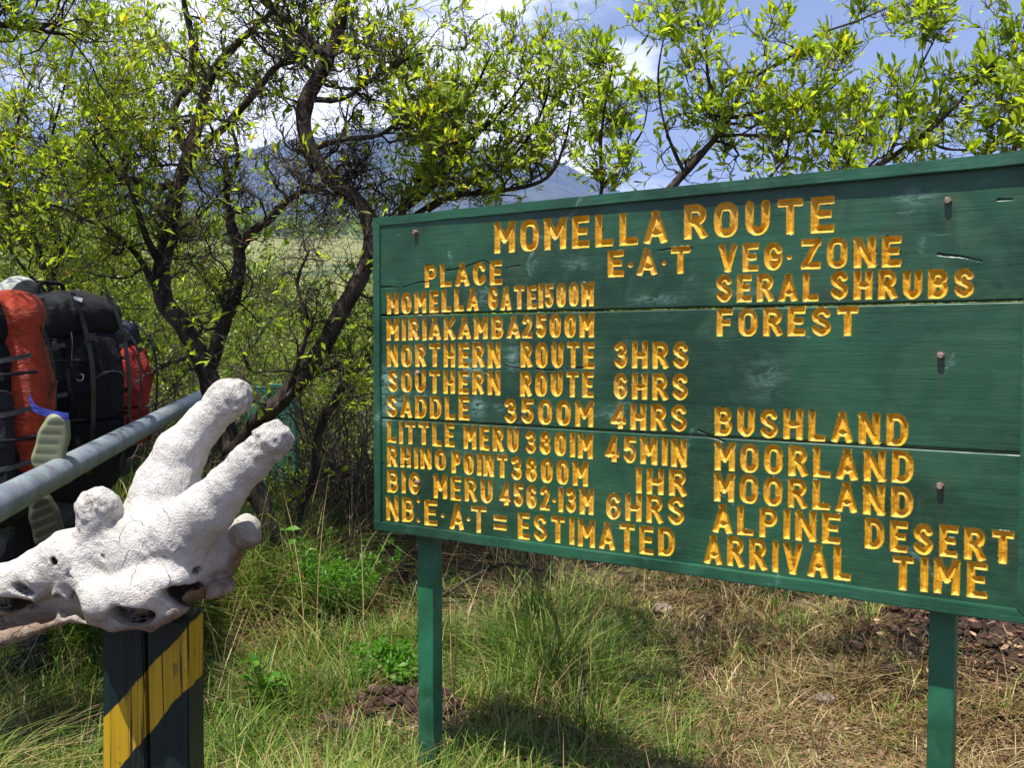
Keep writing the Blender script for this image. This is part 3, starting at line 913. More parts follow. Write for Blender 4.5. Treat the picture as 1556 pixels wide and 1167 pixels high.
# frame: rails over the planks' ends, mitred at the corners
FW = 0.031
def frame_piece(name, p, prot, back=0.052):
    """p: 4 (u,v) corners anticlockwise seen from the front; prot: how far each stands proud of the planks"""
    v = [(p[i][0], -prot[i], p[i][1]) for i in range(4)] + [(p[i][0], back, p[i][1]) for i in range(4)]
    f = [(0, 1, 2, 3), (7, 6, 5, 4), (0, 4, 5, 1), (1, 5, 6, 2), (2, 6, 7, 3), (3, 7, 4, 0)]
    import bmesh
    bm = bmesh.new(); vs = [bm.verts.new(q) for q in v]
    for q in f: bm.faces.new([vs[i] for i in q])
    bmesh.ops.recalc_face_normals(bm, faces=bm.faces)
    bmesh.ops.bevel(bm, geom=list(bm.edges), offset=0.0022, segments=2, affect='EDGES')
    # cut along the length for slight waviness
    bmesh.ops.subdivide_edges(bm, edges=[e for e in bm.edges if e.calc_length() > 0.5], cuts=40)
    for x in bm.verts:
        n = fbm(np.array([x.co.x * 6, x.co.z * 6, 1.0]), 1, 2)
        x.co.y += 0.0016 * float(n); x.co.z += 0.0012 * float(vnoise(np.array([x.co.x * 9, x.co.z * 9, 4.0])))
    bm.verts.index_update()
    vv_ = [tuple(x.co) for x in bm.verts]; ff_ = [tuple(x.index for x in q.verts) for q in bm.faces]; bm.free()
    return mk(name, vv_, ff_, M['frame'], sign, local=True)


g = 0.0006
uL, uR = 0.0, W_OUT
iTL = (uL + FW, H_L - FW); iBL = (uL + FW, 0 + FW); iTR = (uR - FW, H_R - FW); iBR = (uR - FW, B_R + FW)
frame_piece('frame_rail', [(iTL[0] + g, iTL[1]), (iTR[0] - g, iTR[1]), (uR - g, H_R), (uL + g, H_L)], (.005, .018, .018, .006))
frame_piece('frame_rail', [(uL + g, 0), (uR - g, B_R), (iBR[0] - g, iBR[1]), (iBL[0] + g, iBL[1])], (.014, .018, .018, .014))
frame_piece('frame_stile', [(uL, g), (iBL[0], iBL[1] + g), (iTL[0], iTL[1] - g), (uL, H_L - g)], (.010, .008, .006, .008))
frame_piece('frame_stile', [(iBR[0], iBR[1] + g), (uR, B_R + g), (uR, H_R - g), (iTR[0], iTR[1] - g)], (.010, .012, .022, .020))

# bolts: hexagonal heads standing out of the planks
for (bu, bv) in BOLTUV:
    m = MB()
    r = 0.0085
    y0, y1 = 0.004, -0.014
    rot = lr.uniform(0, 1)
    ring = lambda rad, y: [(bu + rad * math.cos(rot + a * math.pi / 3), y, bv + rad * math.sin(rot + a * math.pi / 3)) for a in range(6)]
    v = ring(r, y0) + ring(r, y1 + .002) + ring(r * .82, y1)
    f = [(i, (i + 1) % 6, 6 + (i + 1) % 6, 6 + i) for i in range(6)] + [(6 + i, 6 + (i + 1) % 6, 12 + (i + 1) % 6, 12 + i) for i in range(6)] + [tuple(12 + i for i in range(6))]
    m.add(v, [q[::-1] for q in f] if False else f)
    m.build('bolt', M['bolt'], sign, local=True)

# posts
def spost(pxl, pxr, pyt, front, side):
    q = uv(pxl, pyt, -0.055)
    q2 = uv(pxr, pyt, -0.055)
    wd = q2[0] - q[0]
    u0_ = q[0]; top = q[1] + 0.35
    wx = SO + SU * (u0_ + wd / 2) - SN * 0.1
    zb = gz(wx[0], wx[1]) - SO[2] - 0.15
    m = MB().box((u0_, 0.055, zb), (wd, 0, 0), (0, side, 0), (0, 0, top - zb), 0.004)
    m.build('post', M['signpost'], sign, local=True)
    print('post', wd, zb)


spost(634.5, 657.5, 900, 0, 0.055)
spost(1410.5, 1450.5, 1000, 0, 0.055)

# ================================================================== THE SKULL
def bone_mat():
    t = NT('weathered bone')
    o = t.tc.outputs['Object']
    n = t.noise(7, 6, 0.65); f = t.noise(60, 5, 0.65); pit = t.n('TexVoronoi', {'Vector': o, 'Scale': 230.0}).outputs['Distance']
    wv = t.n('VectorMath', {0: o, 1: t.n('VectorMath', {0: t.n('TexNoise', {'Vector': o, 'Scale': 14.0, 'Detail': 4.0}).outputs['Color'], 1: (0.05, 0.05, 0.05)}, operation='MULTIPLY').outputs[0]}, operation='ADD').outputs[0]
    vd = t.n('TexVoronoi', {'Vector': wv, 'Scale': 15.0}, feature='DISTANCE_TO_EDGE').outputs['Distance']
    cr = t.math('MULTIPLY', t.rng(vd, 0.0, 0.013, 1, 0), t.rng(t.noise(5, 3, vec=t.map(loc=(3, 1, 2))), 0.56, 0.64))
    vd2 = t.n('TexVoronoi', {'Vector': t.n('Mapping', {'Vector': wv, 'Rotation': (0, -0.7, 0), 'Scale': (2.6, 2.6, 0.55)}).outputs[0], 'Scale': 22.0}, feature='DISTANCE_TO_EDGE').outputs['Distance']
    cr2 = t.n('TexNoise', {'Vector': t.n('Mapping', {'Vector': wv, 'Rotation': (0, -0.75, 0), 'Scale': (130, 130, 16)}).outputs[0], 'Scale': 1.0, 'Detail': 5.0, 'Roughness': 0.7}).outputs['Fac']
    c = t.mix(t.rng(n, 0.3, 0.7), (0.50, 0.47, 0.43), (0.66, 0.63, 0.595))
    c = t.mix(t.rng(t.noise(3.2, 4), 0.52, 0.7, 0, 0.6), c, (0.52, 0.44, 0.37))
    c = t.mix(t.rng(f, 0.56, 0.75, 0, 0.5), c, (0.36, 0.29, 0.24))
    c = t.mix(t.rng(cr2, 0.60, 0.78, 0, 0.5), c, (0.27, 0.23, 0.20))
    c = t.mix(t.rng(t.noise(11, 6, 0.7, t.map(loc=(6, 2, 2))), 0.60, 0.74, 0, 0.55), c, (0.34, 0.31, 0.29))
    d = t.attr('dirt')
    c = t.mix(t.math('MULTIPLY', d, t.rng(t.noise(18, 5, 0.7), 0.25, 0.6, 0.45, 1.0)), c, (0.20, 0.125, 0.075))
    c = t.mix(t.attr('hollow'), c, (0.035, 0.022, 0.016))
    c = t.mix(t.math('MULTIPLY', t.attr('knob'), t.rng(t.noise(75, 4, 0.7), 0.5, 0.66, 0, 0.75)), c, (0.30, 0.24, 0.17))
    c = t.mix(cr, c, (0.07, 0.05, 0.04))
    h = t.math('ADD', t.math('MULTIPLY', cr, -1.6), t.math('MULTIPLY', cr2, 1.5))
    h = t.math('ADD', h, t.math('ADD', t.math('MULTIPLY', f, 0.8), t.math('MULTIPLY', pit, 0.35)))
    h = t.math('ADD', h, t.math('MULTIPLY', t.attr('knob'), t.math('MULTIPLY', t.noise(95, 5, 0.7), 2.4)))
    t.pr(c, 0.85, t.bump(h, 0.85, 0.005), spec=0.2)
    return t.m


def PR(px, py, Y, r): return P(px, py, Y), r * Y / 1400


sk = SDF((-1.33, 1.78, 0.90), (-0.42, 2.24, 1.56), 0.0043)
def chain(S, pts, k=0.02):
    for a, b in zip(pts[:-1], pts[1:]):
        (pa, ra), (pb, rb) = PR(*a), PR(*b)
        S.u(S.cap(pa, pb, ra, rb), k)


# the braincase and brow
chain(sk, [(150, 850, 2.02, 46), (225, 842, 2.04, 70), (290, 838, 2.05, 58), (330, 842, 2.08, 40)], 0.03)
chain(sk, [(235, 800, 2.10, 52), (255, 742, 2.11, 45), (277, 684, 2.12, 33), (308, 645, 2.13, 27), (346, 606, 2.14, 25), (354, 601, 2.14, 25)], 0.03)       # far horn
chain(sk, [(278, 812, 1.99, 54), (316, 776, 1.97, 38), (345.6, 740, 1.96, 29), (380, 703, 1.95, 27), (410, 672, 1.94, 24), (414, 668, 1.94, 24)], 0.03)    # near horn
sk.u(sk.ell(P(354, 602, 2.14), (0.036, 0.040, 0.034)), 0.012)
sk.u(sk.ell(P(413, 668, 1.94), (0.034, 0.036, 0.033)), 0.012)
# face running down to the muzzle
chain(sk, [(165, 838, 2.03, 48), (110, 852, 2.02, 44), (54, 876, 2.02, 38), (0, 896, 2.02, 36), (-100, 935, 2.02, 32)], 0.02)
sk.u(sk.cap(P(150, 830, 2.01), P(150, 778, 2.0), 34 * 2 / 1400, 30 * 2 / 1400), 0.018)
sk.u(sk.ell(P(150, 770, 2.0), (0.046, 0.045, 0.038)), 0.010)       # the middle knob
# cheek plate under the brow with the eye socket
_, e1, e2 = np.eye(3)
chain(sk, [(128, 880, 1.98, 24), (165, 915, 1.95, 34), (215, 905, 1.95, 38), (260, 880, 1.96, 36)], 0.02)
chain(sk, [(140, 935, 1.95, 16), (170, 950, 1.935, 12), (225, 948, 1.93, 11), (262, 925, 1.94, 12), (300, 908, 1.97, 9), (330, 895, 2.0, 14), (345, 890, 2.02, 15)], 0.012)
chain(sk, [(330, 860, 2.05, 30), (335, 893, 2.05, 16)], 0.015)
chain(sk, [(325, 835, 2.06, 30), (352, 815, 2.07, 20), (372, 808, 2.07, 20)], 0.012)
sk.u(sk.ell(P(374, 808, 2.06), (0.036, 0.040, 0.040)), 0.006)
# muzzle floor, palate strip and the bony tab between the hollows
chain(sk, [(-100, 985, 1.99, 12), (0, 972, 1.99, 11), (60, 955, 1.99, 9), (110, 940, 1.98, 10), (150, 945, 1.97, 10)], 0.008)
chain(sk, [(100, 860, 1.985, 22), (98, 905, 1.98, 16), (93, 945, 1.985, 9)], 0.01)
chain(sk, [(56, 880, 1.98, 16), (54, 905, 1.98, 10), (56, 922, 1.985, 4)], 0.008)
chain(sk, [(-80, 935, 2.06, 30), (40, 925, 2.07, 30), (110, 905, 2.07, 36), (200, 900, 2.07, 40), (300, 880, 2.09, 34)], 0.01)
# hollows
CUT = [(202, 934, 1.915, 36, 17, 0.085, -3), (277, 904, 1.94, 31, 19, 0.08, -24), (22, 932, 1.955, 52, 17, 0.065, -12), (84, 925, 1.95, 9, 20, 0.04, 6), (122, 925, 1.955, 13, 24, 0.05, 10),
       (36, 897, 1.97, 14, 6, 0.03, -18), (-30, 950, 1.955, 40, 14, 0.05, -10), (86, 852, 1.965, 4, 8, 0.02, 28), (300, 868, 1.96, 8, 4, .012, -25), (258, 840, 1.95, 4, 3, .012, 0)]
hol = np.full(sk.f.shape, 9.0, dtype=np.float32)
for (px, py, Y, rx, ry, dy, tilt) in CUT:
    a = math.radians(-tilt)
    Mx = np.array([[math.cos(a), 0, math.sin(a)], [0, 1, 0], [-math.sin(a), 0, math.cos(a)]])
    e = sk.ell(P(px, py, Y), (rx * Y / 1400, dy, ry * Y / 1400), Mx)
    hol = np.minimum(hol, e)
    sk.sub(e, 0.006)
# broken edge left of the cheek plate, cracks in the bone
for pl_ in ([(82, 838), (96, 828), (112, 830), (128, 836)], [(108, 835), (110, 855), (104, 875), (116, 880)], [(104, 878), (112, 892), (116, 900), (110, 915), (118, 925)], [(116, 898), (135, 905), (150, 925)], [(150, 840), (165, 856), (188, 862)], [(228, 897), (238, 890), (245, 896)], [(200, 800), (215, 822), (212, 850)], [(258, 668), (268, 664), (280, 667)]):
    for (a, b) in zip(pl_[:-1], pl_[1:]):
        pa = P(a[0], a[1], 1.95); pb = P(b[0], b[1], 1.95)
        for Yk in (1.92, 1.95, 1.98, 2.01, 2.06):
            pa = P(a[0], a[1], Yk); pb = P(b[0], b[1], Yk)
            sk.sub(sk.cap(pa, pb, 0.0035, 0.0035), 0.003)
n_ = np.abs(sk.f) < 0.02
sk.f[n_] += (0.0062 * vnoise(sk.p[n_], 11) + 0.0040 * fbm(sk.p[n_], 24, 3) + 0.0012 * vnoise(sk.p[n_], 90)).astype(np.float32)
# long fibrous ridges along the bone
q = sk.p[n_] @ np.array([[0.75, 0, -0.66], [0, 1, 0], [0.66, 0, 0.75]], dtype=np.float32)
sk.f[n_] += (0.0016 * vnoise(q * np.array([90, 90, 9], dtype=np.float32))).astype(np.float32)
kn = np.zeros(sk.f.shape, dtype=np.float32)
for (px, py, Y, r) in ((357, 594, 2.14, 0.062), (420, 660, 1.94, 0.060), (148, 766, 2.0, 0.062), (378, 810, 2.06, .04)):
    kn = np.maximum(kn, np.clip(1.6 - np.linalg.norm(sk.p - P(px, py, Y), axis=-1) / r, 0, 1))
m_ = n_ & (kn > 0)
sk.f[m_] += (kn[m_] * (0.0042 * vnoise(sk.p[m_], 62) + 0.003 * vnoise(sk.p[m_], 110))).astype(np.float32)
sv, sf = sk.mesh()
gi_ = np.clip(np.round((sv - sk.lo) / sk.h).astype(int), 0, np.array(sk.f.shape) - 1)
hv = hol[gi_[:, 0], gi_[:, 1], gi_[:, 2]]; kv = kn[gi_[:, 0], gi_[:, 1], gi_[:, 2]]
zz = sv[:, 2] - (1.06 + 0.0 * sv[:, 0])
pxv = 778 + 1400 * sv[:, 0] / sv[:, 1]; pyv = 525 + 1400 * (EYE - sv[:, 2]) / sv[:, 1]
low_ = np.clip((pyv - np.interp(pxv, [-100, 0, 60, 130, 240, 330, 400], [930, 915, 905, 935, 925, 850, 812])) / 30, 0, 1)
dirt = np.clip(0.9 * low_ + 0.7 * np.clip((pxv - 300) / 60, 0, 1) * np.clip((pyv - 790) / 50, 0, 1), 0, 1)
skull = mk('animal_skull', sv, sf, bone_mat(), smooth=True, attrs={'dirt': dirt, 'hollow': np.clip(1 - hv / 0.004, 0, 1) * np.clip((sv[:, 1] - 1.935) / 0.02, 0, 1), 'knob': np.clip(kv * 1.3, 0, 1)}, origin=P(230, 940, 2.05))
tag(skull, 'bleached white giraffe skull with two blunt horns, lying on the striped post', 'skull')
print('skull', len(sv))

# ================================================================== STRIPED POST
def stripe_mat(name, green, yellow=True):
    t = NT(name)
    n = t.noise(1.0, 5, 0.6, t.map((50, 50, 1.5)), 0.3)
    c = t.mix(t.rng(n, 0.3, 0.7), tuple(x * 0.6 for x in green), green)
    c = t.mix(t.rng(t.noise(7, 5, 0.7), 0.6, 0.75, 0, 0.5), c, tuple(x * 2.0 + 0.01 for x in green))
    if yellow:
        sx = t.n('SeparateXYZ', {0: t.tc.outputs['Object']})
        w = t.math('MULTIPLY', t.math('SUBTRACT', t.noise(9, 4), 0.5), 0.05)
        # the band climbs to the right across both timbers
        d = t.math('ADD', t.math('SUBTRACT', sx.outputs[2], t.math('MULTIPLY', sx.outputs[0], 1.12)), w)
        b = t.math('MULTIPLY', t.rng(d, STR[0] - .002, STR[0] + .002), t.rng(d, STR[1] - .002, STR[1] + .002, 1, 0))
        yl = t.mix(t.rng(n, 0.35, 0.65), (0.42, 0.26, 0.010), (0.56, 0.355, 0.014))
        yl = t.mix(t.rng(t.noise(32, 6, 0.75, t.map((1, 1, .45))), 0.60, 0.68, 0, 0.8), yl, (0.09, 0.075, 0.03))
        c = t.mix(b, c, yl)
    cr = t.rng(t.noise(1.0, 3, 0.5, t.map((38, 38, 0.7), loc=(2, 0, 0))), 0.485, 0.5)
    cr = t.math('MULTIPLY', cr, t.rng(t.noise(1.0, 3, 0.5, t.map((38, 38, 0.7), loc=(2, 0, 0))), 0.5, 0.515, 1, 0))
    c = t.mix(cr, c, (0.02, 0.02, 0.015))
    t.pr(c, 0.5, t.bump(t.math('SUBTRACT', n, t.math('MULTIPLY', cr, 1.5)), 0.6, 0.004), spec=0.4)
    return t.m


PX0 = P(233, 945, 2.0)
pz = gz(PX0[0], PX0[1])
post_o = (PX0[0], 2.0, pz)
# band limits measured on the photograph, in the post's own axes
ra = P(152, 1098, 2.0) - np.array(post_o); rb = P(180, 1167, 2.0) - np.array(post_o)
STR = (rb[2] - 1.12 * rb[0], ra[2] - 1.12 * ra[0])
spm = stripe_mat('striped post paint', (0.007, 0.024, 0.022))
post = empty('striped_post', post_o, 'dark green twin timber post with a diagonal yellow band, under the skull', 'post')
for (l0, l1, r0, r1, pt) in ((155.5, 148, 217.5, 224, 950), (223.5, 229, 286, 286, 944)):
    a0 = P(l0, 960, 2.0); b0 = P(r0, 960, 2.0); top = P(230, pt, 2.0)[2]
    zb = pz - 0.1
    sl = (P(l1, 1167, 2.0)[0] - a0[0]) / (P(230, 1167, 2)[2] - a0[2]); sr = (P(r1, 1167, 2.0)[0] - b0[0]) / (P(230, 1167, 2)[2] - a0[2])
    def X(base, s, z): return base[0] + s * (z - base[2])
    import bmesh
    bm = bmesh.new()
    vs = []
    for z in (zb, top):
        for (bx, s) in ((a0, sl * .3), (b0, sr * .3)):
            for y in (2.0, 2.10):
                vs.append(bm.verts.new((X(bx, s, z) - post_o[0], y - 2.0, z - post_o[2])))
    for qf in ((0, 2, 3, 1), (4, 5, 7, 6), (0, 4, 6, 2), (1, 3, 7, 5), (0, 1, 5, 4), (2, 6, 7, 3)): bm.faces.new([vs[i] for i in qf])
    bmesh.ops.recalc_face_normals(bm, faces=bm.faces)
    bmesh.ops.bevel(bm, geom=list(bm.edges), offset=0.004, segments=2, affect='EDGES')
    bmesh.ops.subdivide_edges(bm, edges=[e for e in bm.edges if e.calc_length() > 0.5], cuts=30)
    for x in bm.verts:
        x.co.x += 0.0018 * float(fbm(np.array([x.co.x * 20, l0, x.co.z * 8]), 1, 2)); x.co.y += 0.0015 * float(fbm(np.array([x.co.x * 20, l0 + 5, x.co.z * 6]), 1, 2))
    bm.verts.index_update()
    vv_ = [tuple(x.co) for x in bm.verts]; ff_ = [tuple(x.index for x in q_.verts) for q_ in bm.faces]; bm.free()
    mk('timber', vv_, ff_, spm, post, local=True)

# the other post of the barrier, beyond, its paint worn
gp_m = stripe_mat('faded green paint', (0.05, 0.19, 0.12), False)
gpo = P(410, 700, 6.6); gpz = gz(gpo[0], gpo[1])
gp = empty('gate_post', (gpo[0], 6.6, gpz), 'faded green twin timber post behind the crooked tree', 'post')
for (l, r, pt) in ((372, 408, 588), (410, 448, 584)):
    a = P(l, pt, 6.6); b = P(r, pt, 6.6)
    MB().box((a[0] - gpo[0], 0, -0.15), (b[0] - a[0], 0, 0), (0, 0.14, 0), (0, 0, a[2] - gpz + 0.15), 0.006).build('timber', gp_m, gp, local=True)

# ================================================================== BARRIER PIPE
pa_, pb_ = P(-40, 783, 2.28), P(345, 582, 7.0)
a_, b_ = P(0, 765, 2.42), P(300, 606, 5.9)
dirp = (b_ - a_) / np.linalg.norm(b_ - a_)
p0 = a_ - dirp * 1.7; p1 = a_ + dirp * 4.75
barrier = empty('barrier_pole', tuple(p0), 'long galvanised grey barrier pipe running past the backpacks to the far green post', 'barrier')
MB().tube(spline([p0 + (p1 - p0) * t for t in np.linspace(0, 1, 6)], 6), 0.0445, 32, False).build('pipe', M['steel'], barrier, smooth=True)
MB().tube([p1 - dirp * 0.02, p1 - dirp * .018, p1, p1 + dirp * 0.004], [0.047, .0475, 0.0475, 0.042], 32).build('end_cap', simple('blue plastic cap', (0.16, 0.30, 0.42), 0.4), barrier)
MB().tube([a_ + dirp * (0.55 + q_) for q_ in (0, 0.004, 0.012, .016)], [0.0447, .0462, 0.0462, .0447], 32).build('weld_seam', M['steel'], barrier, smooth=True)

# ================================================================== HIKERS
def fabric(name, col, rough=0.75, wr=0.5):
    t = NT(name)
    n = t.noise(16, 4, 0.6, dist=0.6)
    w = t.n('TexWave', {'Vector': t.tc.outputs['Object'], 'Scale': 260.0, 'Distortion': 1.0}).outputs['Fac']
    c = t.mix(t.rng(n, 0.3, 0.7), tuple(x * 0.75 for x in col), tuple(min(1, x * 1.15) for x in col))
    t.pr(c, rough, t.bump(t.math('ADD', t.math('MULTIPLY', t.noise(7, 5, 0.65, t.map((1, 1, 2.2)), 2.0), wr * 3), t.math('MULTIPLY', w, 0.06)), 0.8, 0.02), spec=0.3)
    return t.m


FB = {'black': fabric('black fabric', (0.006, 0.0065, 0.009)), 'charcoal': fabric('charcoal fabric', (0.016, 0.017, 0.021)), 'navy': fabric('slate fabric', (0.04, 0.05, 0.08), 0.55),
      'orange': fabric('orange nylon', (0.42, 0.045, 0.014), 0.5), 'red': fabric('red nylon', (0.42, 0.024, 0.018), 0.5), 'grey': fabric('pale grey cloth', (0.55, 0.58, 0.55)),
      'trouser': fabric('dark trousers', (0.012, 0.012, 0.014)), 'blue': fabric('blue webbing', (0.04, 0.07, 0.42), 0.5), 'strapgrey': fabric('grey webbing', (0.07, 0.075, 0.08), 0.6), 'skin': simple('skin', (0.16, 0.075, 0.045), 0.5, 0.1, 20, 0.1, 200, spec=0.4),
      'hair': simple('hair', (0.01, 0.008, 0.007), 0.8), 'white': simple('white label', (0.75, 0.75, 0.75), 0.6), 'plastic': simple('black buckle', (0.015, 0.015, 0.015), 0.35)}


def RZ(a): return np.array([[math.cos(a), -math.sin(a), 0], [math.sin(a), math.cos(a), 0], [0, 0, 1]])


# one walking figure, facing +Y, both hands on the shoulder straps
Sb = SDF((-0.36, -0.34, -0.03), (0.36, 0.42, 1.84), 0.0085)
Cc = Sb.cap
def bodyset(S, g=0.0, parts='all'):
    c = S.cap
    if parts in ('all', 'legs'):
        for s, yk, yf in ((1, 0.10, 0.20), (-1, 0.0, -0.14)):
            x = 0.095 * s
            S.u(c((x, 0.0, 0.94), (x * 1.05, yk, 0.50), 0.088 + g, 0.060 + g), 0.03)
            S.u(c((x * 1.05, yk, 0.50), (x * 1.1, yf, 0.11 + (0.03 if s < 0 else 0)), 0.058 + g, 0.040 + g), 0.02)
            if parts == 'all':
                z = 0.035 if s > 0 else 0.05
                S.u(c((x * 1.1, yf - 0.03, z + 0.02), (x * 1.25, yf + 0.14, z), 0.042, 0.035), 0.02)
        S.u(S.ell((0, -0.01, 0.97), (0.165 + g, 0.12 + g, 0.13 + g)), 0.04)
    if parts in ('all', 'top'):
        S.u(S.ell((0, 0.0, 1.06), (0.15 + g, 0.105 + g, 0.14 + g)), 0.05)
        S.u(S.ell((0, 0.0, 1.28), (0.175 + g, 0.115 + g, 0.20 + g)), 0.06)
        S.u(c((-0.16, 0, 1.41), (0.16, 0, 1.41), 0.058 + g, 0.058 + g), 0.05)
        for s in (1, -1):
            S.u(c((0.19 * s, 0, 1.40), (0.24 * s, 0.02, 1.13), 0.050 + g, 0.040 + g), 0.02)
            S.u(c((0.24 * s, 0.02, 1.13), (0.145 * s, 0.19, 1.27), 0.038 + g, 0.027 + g), 0.015)
    if parts == 'all':
        S.u(c((0, -0.005, 1.44), (0, 0.015, 1.56), 0.058, 0.052), 0.03)
        S.u(S.ell((0, 0.02, 1.665), (0.077, 0.097, 0.105)), 0.02)
        S.u(S.ell((0, 0.045, 1.60), (0.055, 0.070, 0.060)), 0.02)
        S.u(c((0, 0.112, 1.67), (0, 0.132, 1.638), 0.009, 0.013), 0.012)
        for s in (1, -1):
            S.sub(S.ell((0.032 * s, 0.118, 1.672), (0.018, 0.014, 0.011)), 0.008)
            S.u(S.ell((0.032 * s, 0.100, 1.672), (0.014, 0.014, 0.012)), 0.0)
            S.u(S.ell((0.079 * s, 0.01, 1.655), (0.010, 0.018, 0.030)), 0.006)
            S.u(c((0.008 * s, 0.118, 1.604), (0.022 * s, 0.112, 1.606), 0.007, 0.006), 0.004)
            # hand: palm, four curled fingers, thumb
            h0 = np.array((0.135 * s, 0.205, 1.29))
            S.u(S.ell(h0 + (0, 0.0, 0.025), (0.020, 0.034, 0.046)), 0.012)
            for k in range(4):
                zz_ = 1.295 + 0.021 * k; L = (0.026, 0.030, 0.032, 0.028)[k]
                a = np.array((0.125 * s, 0.228, zz_)); b = a + (-L * s, 0.018, 0.002); d = b + (-0.010 * s, -0.026, 0.0)
                S.u(c(a, b, 0.0098, 0.0092), 0.003); S.u(c(b, d, 0.0092, 0.0082), 0.003)
            S.u(c(h0 + (0, -0.01, 0.045), h0 + (-0.03 * s, -0.005, 0.078), 0.012, 0.010), 0.006)


bodyset(Sb); body_m = Sb.mesh(); del Sb
St = SDF((-0.36, -0.28, 0.08), (0.36, 0.32, 1.12), 0.011); bodyset(St, 0.016, 'legs')
St.f = np.maximum(St.f, 0.14 - St.p[..., 2]); St.noise(0.010, 16, 3); tr_m = St.mesh(); del St
Sj = SDF((-0.40, -0.24, 0.86), (0.40, 0.34, 1.56), 0.011); bodyset(Sj, 0.017, 'top')
Sj.u(Sj.cap((0, 0, 1.40), (0, 0.005, 1.50), 0.075, 0.068), 0.02); Sj.f = np.maximum(Sj.f, 0.92 - Sj.p[..., 2]); Sj.f = np.maximum(Sj.f, Sj.p[..., 2] - 1.505)
Sj.noise(0.010, 15, 3); jk_m = Sj.mesh(); del Sj
bt_m = []
for s, yf, z in ((1, 0.20, 0.035), (-1, -0.14, 0.05)):
    Ss = SDF((-0.25, -0.30, -0.03), (0.25, 0.45, 0.26), 0.009)
    x = 0.095 * s
    Ss.u(Ss.cap((x * 1.1, yf - 0.035, z + 0.02), (x * 1.25, yf + 0.15, z + .004), 0.054, 0.045), 0.02); Ss.u(Ss.cap((x * 1.1, yf - 0.01, z + 0.05), (x * 1.1, yf - 0.005, 0.19), 0.052, 0.050), 0.02)
    Ss.f = np.maximum(Ss.f, -Ss.p[..., 2] - 0.002); bt_m.append(Ss.mesh()); del Ss
# cap: crown, darker back panel, brim
Sc = SDF((-0.12, -0.13, 1.62), (0.12, 0.24, 1.80), 0.006)
Sc.u(Sc.ell((0, 0.015, 1.678), (0.091, 0.112, 0.108))); Sc.sub(Sc.ell((0, 0.015, 1.672), (0.084, 0.105, 0.100))); Sc.f = np.maximum(Sc.f, 1.683 - Sc.p[..., 2])
crown = Sc.f.copy(); cp = Sc.p
bf = SDF((-0.12, -0.13, 1.62), (0.12, 0.24, 1.80), 0.006)
bf.f = np.maximum(crown, cp[..., 1] + 0.045 - 0.3 * (1.76 - cp[..., 2])); capback_m = bf.mesh()
Sc.f = np.maximum(crown, -(cp[..., 1] + 0.044 - 0.3 * (1.76 - cp[..., 2]))); cap_m = Sc.mesh()
Sr = SDF((-0.12, 0.03, 1.64), (0.12, 0.24, 1.74), 0.006)
Sr.u(Sr.ell((0, 0.10, 1.676), (0.082, 0.105, 0.034))); Sr.sub(Sr.ell((0, 0.09, 1.664), (0.090, 0.120, 0.036))); Sr.f = np.maximum(Sr.f, 0.075 - Sr.p[..., 1]); br_m = Sr.mesh()
Sh = SDF((-0.11, -0.12, 1.55), (0.11, 0.14, 1.80), 0.008)
Sh.u(Sh.ell((0, 0.008, 1.675), (0.084, 0.100, 0.106))); Sh.f = np.maximum(Sh.f, Sh.p[..., 1] * 0.6 + 0.8 * (1.69 - Sh.p[..., 2]) - 0.0 - np.where(Sh.p[..., 1] < 0.01, 0.09, 0.0)); hair_m = Sh.mesh()


def rot_about(v, yaw): return v @ RZ(yaw).T


def person(px, Y, yaw, sc, label, jacket, capmat=None, lift=0.0):
    x = P(px, 600, Y)[0]; z = gz(x, Y) + lift
    root = empty('person', (x, Y, z), label, 'person', 'hikers standing behind the barrier')
    root.rotation_euler = (0, 0, yaw); root.scale = (sc, sc, sc)
    mk('body', *body_m, FB['skin'], root, True, local=True)
    mk('trousers', *tr_m, FB['trouser'], root, True, local=True)
    mk('jacket', *jk_m, jacket, root, True, local=True)
    for q_ in bt_m: mk('boot', *q_, FB['black'], root, True, local=True)
    mk('hair', *hair_m, FB['hair'], root, True, local=True)
    if capmat:
        c = mk('cap', *cap_m, capmat, root, True, local=True)
        mk('back_panel', *capback_m, FB['charcoal'], c, True, local=True)
        mk('brim', *br_m, capmat, c, True, local=True)
    return root, x, z


# ---- a backpack; local axes: X across, Y out from the wearer's back, Z up; origin at its bottom
def sdf_part(name, lo, hi, h, fn, mat, root, amp=0.006, ns=14):
    S = SDF(lo, hi, h); fn(S); S.noise(amp, ns, 3)
    return mk(name, *S.mesh(), mat, root, True, local=True)


